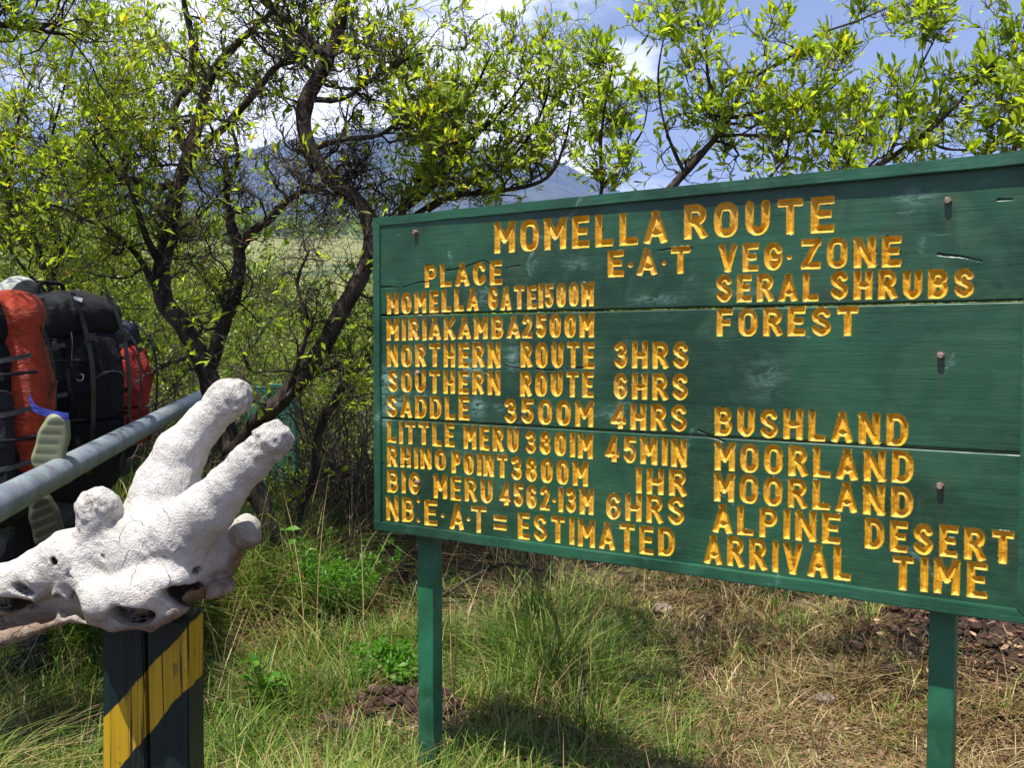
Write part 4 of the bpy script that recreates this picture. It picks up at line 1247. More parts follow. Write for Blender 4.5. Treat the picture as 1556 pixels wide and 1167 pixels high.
def backpack(px, py_top, Y, yaw, sc, label, main, front, lid, side, roll=0.0, bulge=1.0, tall=False):
    top = P(px, py_top, Y)
    root = empty('backpack', (top[0], Y, top[2] - 0.80 * sc), label, 'backpack', 'loaded trekking backpacks')
    root.rotation_euler = (0, roll, yaw); root.scale = (sc, sc, sc)
    def fmain(S):
        S.u(S.rbox((0, 0.13, 0.33), (0.155, 0.115, 0.33), 0.09)); S.u(S.ell((0, 0.13, 0.12), (0.17, 0.14, 0.15)), 0.05)
        S.sub(S.rbox((0, 0.13, 0.20), (0.30, 0.30, 0.004), 0.003), 0.02)
    sdf_part('main_bag', (-0.22, -0.06, -0.06), (0.22, 0.32, 0.72), 0.0095, fmain, main, root, 0.010, 9)
    def flid(S):
        if tall:
            S.u(S.rbox((0, 0.10, 0.69), (0.165, 0.115, 0.080), 0.07)); S.u(S.ell((0, 0.12, 0.72), (0.14, 0.12, 0.075)), 0.04); return
        S.u(S.rbox((0, 0.13, 0.69), (0.165, 0.145, 0.075), 0.065)); S.u(S.ell((0, 0.13, 0.72), (0.13, 0.12, 0.075)), 0.05)
        S.sub(S.cap((-0.2, 0.30, .66), (0.2, 0.30, .66), .01, .01), 0.02)
    sdf_part('lid', (-0.21, -0.06, 0.56), (0.21, 0.34, 0.86), 0.008, flid, lid, root, 0.012, 11)
    def ffront(S):
        S.u(S.rbox((0, 0.235, 0.36), (0.115, 0.05 * bulge, 0.27), 0.045)); S.u(S.ell((0, 0.26, 0.45), (0.105, 0.065 * bulge, 0.17)), 0.05)
        if tall:
            S.u(S.rbox((0, 0.24, 0.52), (0.135, 0.06, 0.26), 0.05), 0.03); S.u(S.ell((0, 0.20, 0.72), (0.13, 0.10, 0.085)), 0.05)
        S.sub(S.rbox((0, 0.24, 0.30), (0.4, 0.09 * bulge, 0.003), 0.002), 0.015)
    fp = sdf_part('front_pocket', (-0.17, 0.08, 0.02), (0.17, 0.38, 0.84 if tall else 0.70), 0.008, ffront, front, root, 0.009, 11)
    for s in (-1, 1):
        sdf_part('side_pocket', (-0.07 + 0.17 * s, 0.0, 0.04), (0.07 + 0.17 * s, 0.26, 0.52), 0.009, lambda S: S.u(S.rbox((0.165 * s, 0.13, 0.27), (0.035, 0.085, 0.20), 0.03)), side, root, 0.008, 12)
        # shoulder strap round to the wearer's chest
        st = spline([(0.07 * s, 0.01, 0.66), (0.085 * s, -0.07, 0.72), (0.10 * s, -0.19, 0.69), (0.115 * s, -0.245, 0.55), (0.13 * s, -0.20, 0.36), (0.15 * s, -0.05, 0.22), (0.14 * s, 0.01, 0.18)], 5)
        MB().tube(st, 0.016, 8).build('shoulder_strap', FB['black'], root, True, local=True)
        # compression straps with buckles
        for zc in (0.30, 0.52):
            m = MB(); pts = spline([(0.168 * s, 0.03, zc), (0.206 * s, 0.12, zc), (0.18 * s, 0.24, zc + .01), (0.10 * s, 0.30, zc + .01)], 5)
            m.tube(pts, 0.006, 6); cs = m.build('compression_strap', FB['charcoal'], root, True, local=True)
            b = MB().box((0.196 * s - 0.008, 0.15, zc - 0.014), (0.016, 0, 0), (0, 0.04, 0), (0, 0, 0.028), 0.003).build('buckle', FB['plastic'], cs, local=True)
    # webbing down the front, cross straps, zip lines and odds and ends tied on
    yf_ = 0.305 + 0.055 * (bulge - 1)
    def band(pts, w, name, mat_, par, nrm=(0, 1, 0)):
        c = spline(pts, 5); t3, _, _ = frames(c); sidev = np.cross(t3, np.array(nrm, dtype=float)); sidev /= np.linalg.norm(sidev, axis=1, keepdims=True) + 1e-9
        nn = np.cross(sidev, t3); k = len(c)
        v = np.concatenate([c - sidev * w, c + sidev * w, c + sidev * w + nn * .003, c - sidev * w + nn * .003]); f = []
        for i in range(k - 1):
            for a in range(4): b = (a + 1) % 4; f.append((a * k + i, b * k + i, b * k + i + 1, a * k + i + 1))
        mb = MB(); mb.add(v, f); return mb.build(name, mat_, par, local=True)
    for s in (-1, 1):
        band([(0.085 * s, 0.24, 0.78), (0.09 * s, yf_ - .01, 0.66), (0.09 * s, yf_ + .02, 0.50), (0.09 * s, yf_ + .012, 0.30), (0.08 * s, yf_ - .03, 0.10)], 0.010, 'webbing', FB['plastic'], root)
        bk = MB().box((0.09 * s - .018, yf_ + .014, 0.60), (.036, 0, 0), (0, .012, 0), (0, 0, .030), .003).build('buckle', FB['plastic'], root, local=True)
        for zc in (0.22, 0.40, 0.58):
            band([(0.176 * s, -0.0, zc), (0.212 * s, 0.10, zc - .01), (0.205 * s, 0.19, zc - .005), (0.155 * s, 0.27, zc + .01)], 0.008, 'webbing', FB['strapgrey'], root, (s, 0, 0))
    zp = spline([(-0.10, yf_ - .02, 0.42), (-0.06, yf_ + .018, 0.47), (0, yf_ + .026, 0.485), (0.06, yf_ + .018, 0.47), (0.10, yf_ - .02, 0.42)], 5)
    MB().tube(zp, 0.004, 6).build('zip', FB['strapgrey'], root, True, local=True)
    rl = MB().tube([(-0.15, 0.12, -0.055), (-0.149, 0.12, -0.055), (0.149, 0.12, -0.055), (0.15, 0.12, -0.055)], [0.05, .062, .062, .05], 18).build('rolled_mat', FB['strapgrey'], root, True, local=True)
    m = MB().tube(spline([(-0.06, 0.05, 0.775), (-0.05, 0.05, 0.82), (0.05, 0.05, 0.82), (0.06, 0.05, 0.775)], 5), 0.008, 8).build('haul_loop', FB['black'], root, True, local=True)
    return root


bpA = backpack(-88, 440, 3.30, math.radians(-64), 1.05, 'black backpack with a broad orange outer panel, cut by the left edge of the frame', FB['black'], FB['orange'], FB['black'], FB['charcoal'], 0.06, 1.25, True)
perA, xA, zA = person(-118, 3.22, math.radians(116), 1.03, 'person in dark clothes carrying the orange and black backpack', FB['black'], None, 0.03)
bpB = backpack(70, 440, 4.18, math.radians(-110), 1.16, 'tall all black backpack between the orange and the red one', FB['black'], FB['black'], FB['charcoal'], FB['black'], 0.03, 1.0)
perB, xB, zB = person(36, 4.27, math.radians(70), 1.035, 'person in a pale grey cap with a dark back, carrying the all black backpack', FB['black'], FB['grey'], 0.0)
bpC = backpack(126, 480, 4.85, math.radians(-96), 0.95, 'smaller backpack with a bulging red front pocket, by the bushes', FB['charcoal'], FB['red'], FB['navy'], FB['charcoal'], 0.02, 2.0)
perC, xC, zC = person(112, 4.92, math.radians(75), 0.93, 'person in dark clothes carrying the bulging red backpack', FB['black'])
# label patch on the black lid, gear cord with a carabiner
def sticker(root, c, w, h, yawn, mat, name):
    MB().box((c[0] - w / 2, c[1], c[2] - h / 2), (w, 0, 0), (0, 0.004, 0), (0, 0, h), 0.001).build(name, mat, root, local=True)


pl2 = [P(x, y, 3.93) for x, y in ((108, 505), (110, 520), (109, 545), (111, 565), (118, 577), (124, 578), (127, 571), (122, 568))]
cord = MB()
for a in spline(pl2, 8)[::1]:
    cord.tube([a - (0, 0, .0018), a + (0, 0, .0018)], [0.0026, 0.0026], 6)
tag(cord.build('gear_cord', simple('pale cord', (0.35, 0.36, 0.33), 0.6), None), 'thin beaded pale cord hanging in a hook down the all black backpack', 'cord')
lb = [P(x, y, 3.93) for x, y in ((111, 450), (126, 453), (124, 459), (113, 455))]
tagm = MB(); tagm.add([*lb, *[q_ + np.array([0, 0.004, -.001]) for q_ in lb]], [(0, 1, 2, 3)[::-1], (4, 5, 6, 7), (0, 1, 5, 4), (1, 2, 6, 5), (2, 3, 7, 6), (3, 0, 4, 7)])
tl_ = tagm.build('label_patch', FB['white'], bpB)
tl_.matrix_parent_inverse = (Matrix.Translation(bpB.location) @ bpB.rotation_euler.to_matrix().to_4x4() @ Matrix.Diagonal((1.16, 1.16, 1.16, 1))).inverted() @ Matrix.Translation(bpB.location)

# pair of olive rubber clogs hung from the orange backpack by a blue strap
def clog(px, py, Y, rot, label, shade=1.0):
    S = SDF((-0.07, -0.06, -0.16), (0.07, 0.06, 0.16), 0.0045)
    S.u(S.cap((0, 0, -0.055), (0, 0, 0.02), 0.050, 0.044)); S.u(S.cap((0, 0, 0.02), (0, 0, 0.062), 0.043, 0.037), 0.02)
    S.f = np.maximum(S.f, -(S.p[..., 1]) - 0.026)
    S.sub(S.ell((0, 0.05, 0.06), (0.030, 0.045, 0.075)), 0.006)
    for k in range(7):
        z = -0.105 + k * 0.032
        S.sub(S.cap((-0.045, -0.031, z), (0.018, -0.031, z + 0.012), 0.0065, 0.0065), 0.004)
    v, f = S.mesh()
    c = P(px, py, Y)
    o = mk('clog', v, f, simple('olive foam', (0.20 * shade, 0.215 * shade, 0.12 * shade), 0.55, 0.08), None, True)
    o.location = c; o.rotation_euler = rot
    return tag(o, label, 'clog', 'rubber clogs hung on the pack')


clog(80, 672, 2.95, (0.1, 0.25, 0.35), 'olive rubber clog with a ridged sole, above the barrier pipe')
clog(70, 792, 3.05, (0.1, -0.2, 0.5), 'olive rubber clog hanging below the barrier pipe, its colour darkened as shade', .25)  # same foam, colour darkened to stand in for shade
stp = spline([P(44, 604, 2.98), P(52, 620, 2.96), P(72, 628, 2.94), P(92, 632, 2.93), P(104, 634, 2.94)], 5)
m = MB()
t_, n__, b__ = frames(stp)
for s in (0.012,):
    v = np.concatenate([stp + np.array([0, 0, s]), stp - np.array([0, 0, s]), stp + np.array([0, 0.004, s]), stp + np.array([0, 0.004, -s])])
    k = len(stp)
    f = []
    for i in range(k - 1):
        f += [(i, i + 1, k + i + 1, k + i)[::-1], (2 * k + i, 2 * k + i + 1, 3 * k + i + 1, 3 * k + i), (i, i + 1, 2 * k + i + 1, 2 * k + i), (k + i, k + i + 1, 3 * k + i + 1, 3 * k + i)[::-1]]
    m.add(v, f)
tag(m.build('webbing_strap', FB['blue']), 'bright blue webbing strap above the ridged olive clog', 'strap')

# ================================================================== TREES AND SHRUBS
class Tubes:
    """many bent twigs as one mesh"""
    def __init__(s): s.items = {}
    def add(s, pts, rad, k):
        s.items.setdefault((len(pts), k), []).append((np.asarray(pts), np.asarray(rad)))
    def arrays(s):
        V = []; F = []; off = 0
        for (n, k), L in s.items.items():
            p = np.stack([a for a, _ in L]); r = np.stack([b for _, b in L])        # (m,n,3),(m,n)
            t = np.gradient(p, axis=1); t /= np.linalg.norm(t, axis=2, keepdims=True) + 1e-9
            ref = np.where(np.abs(t[..., 2:3]) > 0.8, np.array([1.0, 0.2, 0]), np.array([0.1, 0, 1.0]))
            ref = np.broadcast_to(ref[:, :1], t.shape)
            a = np.cross(t, ref); a /= np.linalg.norm(a, axis=2, keepdims=True) + 1e-9
            b = np.cross(t, a)
            ang = np.linspace(0, 2 * math.pi, k, endpoint=False)
            v = p[:, :, None] + r[:, :, None, None] * (np.cos(ang)[None, None, :, None] * a[:, :, None] + np.sin(ang)[None, None, :, None] * b[:, :, None])
            m = len(L)
            V.append(v.reshape(-1, 3))
            i, j, q = np.meshgrid(np.arange(m), np.arange(n - 1), np.arange(k), indexing='ij')
            q2 = (q + 1) % k; base = off + i * n * k
            F.append(np.stack([base + j * k + q, base + j * k + q2, base + (j + 1) * k + q2, base + (j + 1) * k + q], -1).reshape(-1, 4))
            off += m * n * k
        return np.concatenate(V), np.concatenate(F)


# leaf blade pointing along +X, folded a little along the midrib, tip drooping: 9 points, 6 faces
LEAF_V = np.array([[0, 0, 0], [.30, .095, .03], [.30, 0, 0], [.30, -.095, .03], [.66, .15, .035], [.66, 0, -.015], [.66, -.15, .035], [1, 0, -.05]])
LEAF_F = [(0, 2, 1), (0, 3, 2), (1, 2, 5), (1, 5, 4), (2, 3, 6), (2, 6, 5), (4, 5, 7), (5, 6, 7)]


def orient(d, up=None, roll=None):
    """columns: x=d, y, z for arrays of directions"""
    d = d / (np.linalg.norm(d, axis=1, keepdims=True) + 1e-9)
    ref = np.where(np.abs(d[:, 2:3]) > 0.9, np.array([[1.0, 0, 0]]), np.array([[0, 0, 1.0]]))
    y = np.cross(ref, d); y /= np.linalg.norm(y, axis=1, keepdims=True) + 1e-9
    z = np.cross(d, y)
    if roll is not None:
        c, s_ = np.cos(roll)[:, None], np.sin(roll)[:, None]
        y, z = y * c + z * s_, -y * s_ + z * c
    return d, y, z


def leaves_mesh(pos, d, L, roll, wid=1.0, template=None, tf=None):
    T = LEAF_V if template is None else template; TF = np.array(LEAF_F if tf is None else tf)
    x, y, z = orient(d, roll=roll)
    w = (np.broadcast_to(wid, (len(pos),)) * L)[:, None, None]
    v = pos[:, None] + T[None, :, 0:1] * x[:, None] * L[:, None, None] + T[None, :, 1:2] * y[:, None] * w + T[None, :, 2:3] * z[:, None] * L[:, None, None]
    f = (TF[None] + (np.arange(len(pos)) * len(T))[:, None, None]).reshape(-1, TF.shape[1])
    return v.reshape(-1, 3), f


_lm = {}
def single_leaf_mesh(mat, variant):
    key = (mat.name, variant)
    if key not in _lm:
        me = bpy.data.meshes.new('leaf')
        v = LEAF_V.copy(); v[:, 1] *= 1 + 0.15 * ((variant * 7) % 3 - 1); v[:, 2] *= 0.5 + 0.5 * variant
        me.from_pydata([tuple(q) for q in v], [], LEAF_F); me.update()
        a = me.attributes.new('tint', 'FLOAT', 'POINT'); a.data.foreach_set('value', np.full(len(v), (0.2, 0.35, 0.5, 0.65, 0.8, 0.93)[variant], dtype=np.float32))
        me.materials.append(mat)
        _lm[key] = me
    return _lm[key]


def put_single_leaves(root, idx, pos, d, L, roll, mat):
    x, y, z = orient(d[idx], roll=roll[idx])
    o0 = parent_world(root)
    R = random.Random(len(idx))
    for n, i in enumerate(idx):
        o = bpy.data.objects.new('leaf', single_leaf_mesh(mat, min(5, int(R.random() ** 1.2 * 5.6))))
        COL.objects.link(o); o.parent = root
        l = L[i]
        o.matrix_local = Matrix(((x[n][0] * l, y[n][0] * l, z[n][0] * l, pos[i][0] - o0[0]), (x[n][1] * l, y[n][1] * l, z[n][1] * l, pos[i][1] - o0[1]), (x[n][2] * l, y[n][2] * l, z[n][2] * l, pos[i][2] - o0[2]), (0, 0, 0, 1)))


def unit(v): return v / (np.linalg.norm(v) + 1e-9)


class Tree:
    def __init__(s, seed, gnarl=0.35, leaf=0.06, up=0.25):
        s.r = np.random.default_rng(seed); s.tw = Tubes(); s.lp = []; s.ld = []; s.gn = gnarl; s.leaf = leaf; s.limbs = []; s.up = up; s.mid = Tubes()
    def limb(s, pts, name, leafy=1.0, dens=1.0, len_=0.6, sub=True, smooth=6, start=0.15, tip=0.25):
        """pts: (px, py, Y, radius in m)"""
        q = np.array([[*P(a[0], a[1], a[2]), a[3]] for a in pts])
        c = spline(q, smooth)
        w = np.linalg.norm(np.gradient(c[:, :3], axis=0), axis=1).sum()
        n3 = c[:, :3] * 1.0
        c[:, :3] += 0.35 * c[:, 3:4] * np.stack([vnoise(n3 + 5, 3.3), vnoise(n3 + 15, 3.1), 0.3 * vnoise(n3 + 25, 3.0)], -1) * np.minimum(np.arange(len(c)) / 4.0, 1)[:, None]
        s.limbs.append((name, c))
        if sub:
            seg = np.linalg.norm(np.diff(c[:, :3], axis=0), axis=1); L = seg.sum()
            n = max(2, int(L * 9 * dens)); cum = np.concatenate([[0], np.cumsum(seg)]) / L
            for t in np.concatenate([s.r.uniform(start, 1.0, n), np.linspace(0.9, 1.0, 3)]):
                i = min(np.searchsorted(cum, t), len(c) - 1); i = max(i, 1)
                f = (t - cum[i - 1]) / (cum[i] - cum[i - 1] + 1e-9)
                p = c[i - 1] * (1 - f) + c[i] * f; dr = unit(c[i, :3] - c[i - 1, :3])
                side = unit(np.cross(dr, s.r.normal(size=3)))
                d = unit(dr * s.r.uniform(0.15, 0.9) + side + np.array([0, 0, s.up]))
                s.branch(p[:3], d, len_ * s.r.uniform(0.5, 1.15) * (1.0 - tip * t), min(p[3] * 0.55, s.r.uniform(0.005, 0.011)), 1, leafy)
    def branch(s, p, d, L, r, lev, leafy):
        n = (9, 7, 5)[lev - 1]
        pts = [p]; R = s.r; step = L / (n - 1)
        bias = R.normal(size=3) * s.gn * 0.6
        for i in range(n - 1):
            d = unit(d + R.normal(size=3) * s.gn + bias * 0.4 + np.array([0, 0, s.up * 0.22]))
            pts.append(pts[-1] + d * step)
        pts = np.array(pts)
        rad = np.linspace(r, max(r * 0.4, 0.0011), n)
        (s.mid if lev == 1 else s.tw).add(pts, rad, (5, 4, 3)[lev - 1])
        if lev < 3:
            m = (R.integers(5, 9), R.integers(3, 7))[lev - 1] + (2 if leafy < 0.5 else 0)
            for t in R.uniform(0.2, 1.0, m):
                x = t * (n - 1); i = min(int(x), n - 2); pp = pts[i] + (pts[i + 1] - pts[i]) * (x - i)
                dr = unit(pts[i + 1] - pts[i]); side = unit(np.cross(dr, R.normal(size=3)))
                s.branch(pp, unit(dr * R.uniform(.3, 1) + side * R.uniform(.6, 1.1) + np.array([0, 0, s.up * .6])), L * R.uniform(0.36, 0.68), max(rad[i] * 0.55, 0.0016), lev + 1, leafy)
        if lev >= 2 and R.random() < leafy:
            k = R.integers(2, 7) if lev == 3 else R.integers(2, 6)
            for _ in range(k):
                t = 1 - abs(R.normal()) * 0.32
                t = min(max(t, 0.15), 1.0); x = t * (n - 1); i = min(int(x), n - 2)
                pp = pts[i] + (pts[i + 1] - pts[i]) * (x - i); dr = unit(pts[i + 1] - pts[i])
                side = unit(np.cross(dr, R.normal(size=3)))
                s.lp.append(pp); s.ld.append(unit(dr * R.uniform(0.6, 1.3) + side * R.uniform(.3, .9) + np.array([0, 0, 0.6])))
    def build(s, base, name, label, cat, group, mat=None, barkm=None, singles=300, leafmat=None):
        base = np.array(base)
        root = empty(name, tuple(base), label, cat, group)
        for nm, c in s.limbs:
            m = MB(); m.tube(c[:, :3], c[:, 3] * (1 + 0.10 * vnoise(c[:, :3] * 9)), 14)
            o = m.build(nm, barkm or M['bark'], root, True)
            k = len(o.data.vertices)
            co = np.zeros(k * 3, dtype=np.float32); o.data.vertices.foreach_get('co', co); co = co.reshape(-1, 3)
            cen = np.repeat(c[:, :3] - base, 14, axis=0)
            dd = co - cen; rel = fbm((co + base) * np.array([1, 1, .35]), 26, 3)
            co = cen + dd * (1 + 0.30 * rel)[:, None]
            o.data.vertices.foreach_set('co', co.astype(np.float32).ravel()); o.data.update()
        if s.mid.items:
            v, f = s.mid.arrays(); tag(mk('boughs', v, f, M['bark'], root, True), kind='stuff')
        if s.tw.items:
            v, f = s.tw.arrays(); tag(mk('twigs', v, f, M['twig'], root, True), kind='stuff')
        if s.lp:
            pos = np.array(s.lp); d = np.array(s.ld); n = len(pos)
            L = s.leaf * s.r.uniform(0.4, 1.2, n); roll = s.r.uniform(-1.2, 1.2, n)
            tint = np.clip(s.r.normal(0.48, 0.24, n) + 0.2 * vnoise(pos, 1.7), 0, 0.9); tint = np.where(s.r.random(n) < 0.018, s.r.uniform(.92, 1, n), tint)
            # those that show largest are leaves of their own
            Y = np.maximum(pos[:, 1], .5); px = 778 + 1400 * pos[:, 0] / Y; py = 525 - 1400 * (pos[:, 2] - EYE) / Y
            vis = (px > 5) & (px < 1550) & (py > 5) & (py < 1160)
            score = np.where(vis, L / Y, 0); order = np.argsort(-score)
            idx = order[:min(singles, int(vis.sum()))] if singles else order[:0]
            lm = leafmat or M['leaf']
            if len(idx): put_single_leaves(root, idx, pos, d, L, roll, lm)
            rest = np.setdiff1d(np.arange(n), idx)
            v, f = leaves_mesh(pos[rest], d[rest], L[rest], roll[rest], s.r.uniform(0.6, 1.3, len(rest)))
            tag(mk('foliage', v, f, lm, root, False, tint=np.repeat(tint[rest], len(LEAF_V))), kind='stuff')
            print(name, 'leaves', n)
        return root


def W(x, y, z, r):                                         # same rows as limb(), from a place instead of a pixel
    d = np.array([x, y, z]) - np.array([0, 0, EYE]); k = 1.0 / np.dot(d, F_)
    return (778 + 1400 * d[0] * k, 583.5 - 1400 * np.dot(d, U_) * k, y, r)


TG = 'gnarled trees and shrubs round the sign'
# -- the crooked tree with two dark stems
T = Tree(11, 0.42, 0.062, 0.18)
b = P(432, 985, 5.2); b[2] = gz(b[0], b[1])
T.limb([(438, 1005, 5.2, .075), (430, 950, 5.2, .058), (425, 880, 5.2, .052), (412, 815, 5.2, .052), (385, 745, 5.2, .056), (352, 690, 5.25, .062)], 'trunk', sub=False)
T.limb([(352, 690, 5.25, .060), (334, 640, 5.3, .062), (318, 580, 5.3, .062), (303, 535, 5.3, .056)], 'trunk', sub=False)
T.limb([(303, 535, 5.3, .054), (284, 500, 5.3, .053), (252, 462, 5.35, .052), (243, 415, 5.4, .050), (252, 368, 5.4, .046), (264, 306, 5.45, .044), (288, 230, 5.5, .040), (304, 173, 5.5, .034), (324, 108, 5.5, .028), (360, 65, 5.5, .022), (414, 14, 5.4, .018), (440, -60, 5.4, .012)], 'limb', 0.35, 0.9, 0.6)
T.limb([(318, 562, 5.3, .040), (340, 498, 5.25, .038), (358, 446, 5.2, .036), (363, 391, 5.2, .033), (352, 338, 5.2, .022), (346, 288, 5.2, .017), (362, 240, 5.2, .012), (352, 190, 5.2, .008)], 'limb', 0.10, 1.5, 0.5)
T.limb([(362, 380, 5.2, .028), (384, 350, 5.2, .024), (408, 335, 5.15, .022), (432, 309, 5.1, .019), (462, 290, 5.1, .016), (495, 282, 5.0, .011), (540, 268, 5.0, .008)], 'limb', 0.08, 2.0, 0.55)
T.limb([(286, 234, 5.5, .030), (262, 182, 5.5, .024), (272, 150, 5.5, .022), (291, 126, 5.5, .022), (292, 62, 5.5, .020), (282, 16, 5.5, .017), (276, -50, 5.5, .012)], 'limb', 0.55, 0.9, 0.55)
T.limb([(292, 238, 5.5, .030), (318, 214, 5.4, .024), (345, 190, 5.4, .022), (380, 150, 5.3, .019), (414, 108, 5.3, .016), (455, 70, 5.2, .010)], 'limb', 0.2, 1.5, 0.5)
T.limb([(266, 280, 5.45, .022), (232, 284, 5.5, .018), (194, 270, 5.5, .014), (160, 258, 5.5, .012), (126, 248, 5.5, .010), (85, 232, 5.5, .007)], 'limb', 0.6, 1.1, 0.5)
T.limb([(244, 400, 5.4, .026), (222, 362, 5.3, .019), (205, 306, 5.3, .015), (194, 272, 5.3, .012), (180, 225, 5.3, .009), (150, 180, 5.3, .007)], 'limb', 0.5, 1.0, 0.5)
T.limb([(240, 440, 5.35, .022), (205, 385, 5.3, .016), (180, 360, 5.2, .014), (150, 340, 5.2, .013), (133, 335, 5.2, .011), (100, 318, 5.2, .009), (58, 306, 5.2, .006)], 'limb', 0.35, 1.2, 0.45)
T.limb([(352, 690, 5.25, .052), (385, 652, 5.2, .052), (412, 624, 5.1, .052), (443, 592, 5.05, .050), (486, 538, 5.0, .048), (518, 474, 5.0, .046), (548, 420, 5.0, .045), (563, 372, 5.0, .044), (560, 338, 5.0, .043), (543, 304, 5.0, .042), (518, 283, 5.0, .042), (490, 256, 5.0, .043), (468, 212, 5.0, .043), (464, 165, 5.0, .042), (482, 118, 5.0, .040), (497, 88, 5.0, .038)], 'limb', 0.06, 0.9, 0.55, start=0.35)
T.limb([(497, 92, 5.0, .034), (512, 50, 5.0, .032), (522, 10, 5.0, .030), (532, -40, 5.0, .024), (540, -120, 5.0, .016)], 'limb', 0.45, 1.2, 0.6, start=.05)
T.limb([(494, 86, 5.0, .028), (463, 54, 5.0, .025), (430, 22, 5.0, .022), (402, 0, 5.0, .020), (372, -40, 5.0, .014)], 'limb', 0.45, 1.2, 0.55, start=.05)
T.limb([(478, 225, 5.0, .018), (520, 212, 4.9, .014), (575, 205, 4.9, .012), (623, 175, 4.8, .010), (655, 170, 4.8, .009), (690, 169, 4.8, .006)], 'limb', 0.4, 1.4, 0.4)
T.limb([(470, 150, 5.0, .018), (520, 150, 4.9, .014), (565, 120, 4.9, .011), (615, 90, 4.8, .009), (655, 75, 4.8, .006)], 'limb', 0.35, 1.5, 0.45)
T.limb([(400, 640, 5.1, .020), (440, 600, 5.0, .017), (470, 575, 5.0, .014), (500, 560, 5.0, .012), (545, 548, 5.0, .008)], 'limb', 0.2, 1.0, 0.4)
T.limb([(430, 610, 5.05, .016), (455, 545, 4.95, .013), (468, 490, 4.9, .011), (452, 430, 4.9, .009), (470, 380, 4.9, .006)], 'limb', 0.08, 1.8, 0.5)
T.limb([(240, 420, 5.35, .015), (262, 360, 5.2, .012), (300, 330, 5.1, .010), (330, 300, 5.1, .006)], 'limb', 0.1, 1.8, 0.5)
T.limb([(296, 530, 5.3, .014), (280, 545, 5.2, .012), (240, 560, 5.1, .010), (215, 600, 5.0, .007)], 'limb', 0.1, 1.0, 0.35)
T.build(b, 'gnarled_tree', 'crooked dark tree with two snaking main stems, left of the sign', 'tree', TG)

# -- thin leaning stem just beyond, running behind the sign
T = Tree(23, 0.42, 0.06, 0.2)
b = P(446, 965, 5.6); b[2] = gz(b[0], b[1])
T.limb([(436, 985, 5.6, .040), (440, 900, 5.6, .030), (444, 830, 5.6, .028), (457, 776, 5.6, .028), (479, 722, 5.6, .027), (484, 668, 5.6, .027), (500, 622, 5.6, .028), (533, 566, 5.6, .029), (565, 540, 5.6, .028), (600, 480, 5.6, .028), (612, 400, 5.55, .028), (612, 318, 5.5, .026)], 'trunk', 0.1, 0.5, 0.45, start=.2)
T.limb([(612, 320, 5.5, .024), (630, 290, 5.5, .020), (640, 262, 5.5, .016), (650, 210, 5.5, .011), (655, 150, 5.5, .008)], 'limb', 0.45, 2.0, 0.5, start=0)
T.limb([(612, 320, 5.5, .022), (655, 285, 5.4, .019), (699, 232, 5.3, .016), (724, 205, 5.3, .012), (760, 170, 5.2, .009), (800, 120, 5.2, .006)], 'limb', 0.55, 1.70, 0.5, start=0)
T.limb([(610, 340, 5.5, .018), (680, 300, 5.4, .016), (760, 290, 5.3, .014), (830, 270, 5.2, .010), (860, 210, 5.2, .007), (870, 140, 5.2, .005)], 'limb', 0.55, 1.61, 0.45, start=0.1)
T.limb([(650, 320, 5.5, .014), (720, 275, 5.4, .012), (790, 225, 5.3, .010), (830, 150, 5.2, .007), (835, 90, 5.2, .005)], 'limb', 0.59, 1.44, 0.4, start=0.2)
T.limb([(655, 285, 5.4, .014), (690, 200, 5.3, .011), (720, 140, 5.3, .009), (745, 85, 5.2, .005)], 'limb', 0.49, 1.19, 0.38, start=0.2)
T.build(b, 'gnarled_tree', 'slender leaning tree whose stem passes behind the left end of the sign', 'tree', TG)

# -- leaning tree behind the sign; its trunk rises left of the left post
T = Tree(37, 0.36, 0.062, 0.28)
b = P(584, 955, 5.3); b[2] = gz(b[0], b[1])
T.limb([(580, 985, 5.3, .050), (588, 930, 5.3, .038), (608, 880, 5.25, .034), (634, 840, 5.2, .034), (690, 740, 5.0, .034), (790, 560, 4.8, .032), (900, 400, 4.7, .030), (985, 320, 4.6, .026)], 'trunk', sub=False)
T.limb([(985, 320, 4.6, .024), (1031, 272, 4.6, .019), (1077, 219, 4.55, .017), (1107, 181, 4.5, .016)], 'limb', 0.59, 0.71, 0.45, start=.3)
T.limb([(1107, 181, 4.5, .011), (1090, 150, 4.5, .009), (1077, 122, 4.5, .008), (1072, 75, 4.5, .006), (1060, 30, 4.5, .004)], 'limb', 0.65, 1.21, 0.36, start=0)
T.limb([(1107, 181, 4.5, .011), (1124, 145, 4.5, .010), (1140, 120, 4.5, .009), (1195, 89, 4.45, .008), (1237, 55, 4.4, .006), (1305, 30, 4.4, .005), (1368, 2, 4.4, .003)], 'limb', 0.55, 0.85, 0.34, start=0)
T.limb([(1094, 205, 4.5, .010), (1130, 205, 4.5, .009), (1175, 206, 4.5, .008), (1225, 198, 4.5, .007), (1290, 205, 4.4, .005)], 'limb', 0.61, 1.11, 0.38, start=0)
T.limb([(1112, 178, 4.5, .010), (1150, 172, 4.5, .008), (1190, 155, 4.5, .006), (1240, 150, 4.5, .005), (1290, 110, 4.5, .003)], 'limb', 0.61, 1.01, 0.36, start=0)
T.limb([(1040, 262, 4.6, .010), (1020, 220, 4.6, .008), (1005, 170, 4.6, .006), (1000, 110, 4.6, .005), (1010, 50, 4.6, .003)], 'limb', 0.61, 0.85, 0.33, start=0)
T.limb([(860, 460, 4.8, .020), (890, 360, 4.9, .014), (914, 288, 4.9, .010), (912, 230, 4.9, .009), (918, 170, 4.9, .006), (930, 105, 4.9, .004)], 'limb', 0.59, 1.01, 0.34, start=.45)
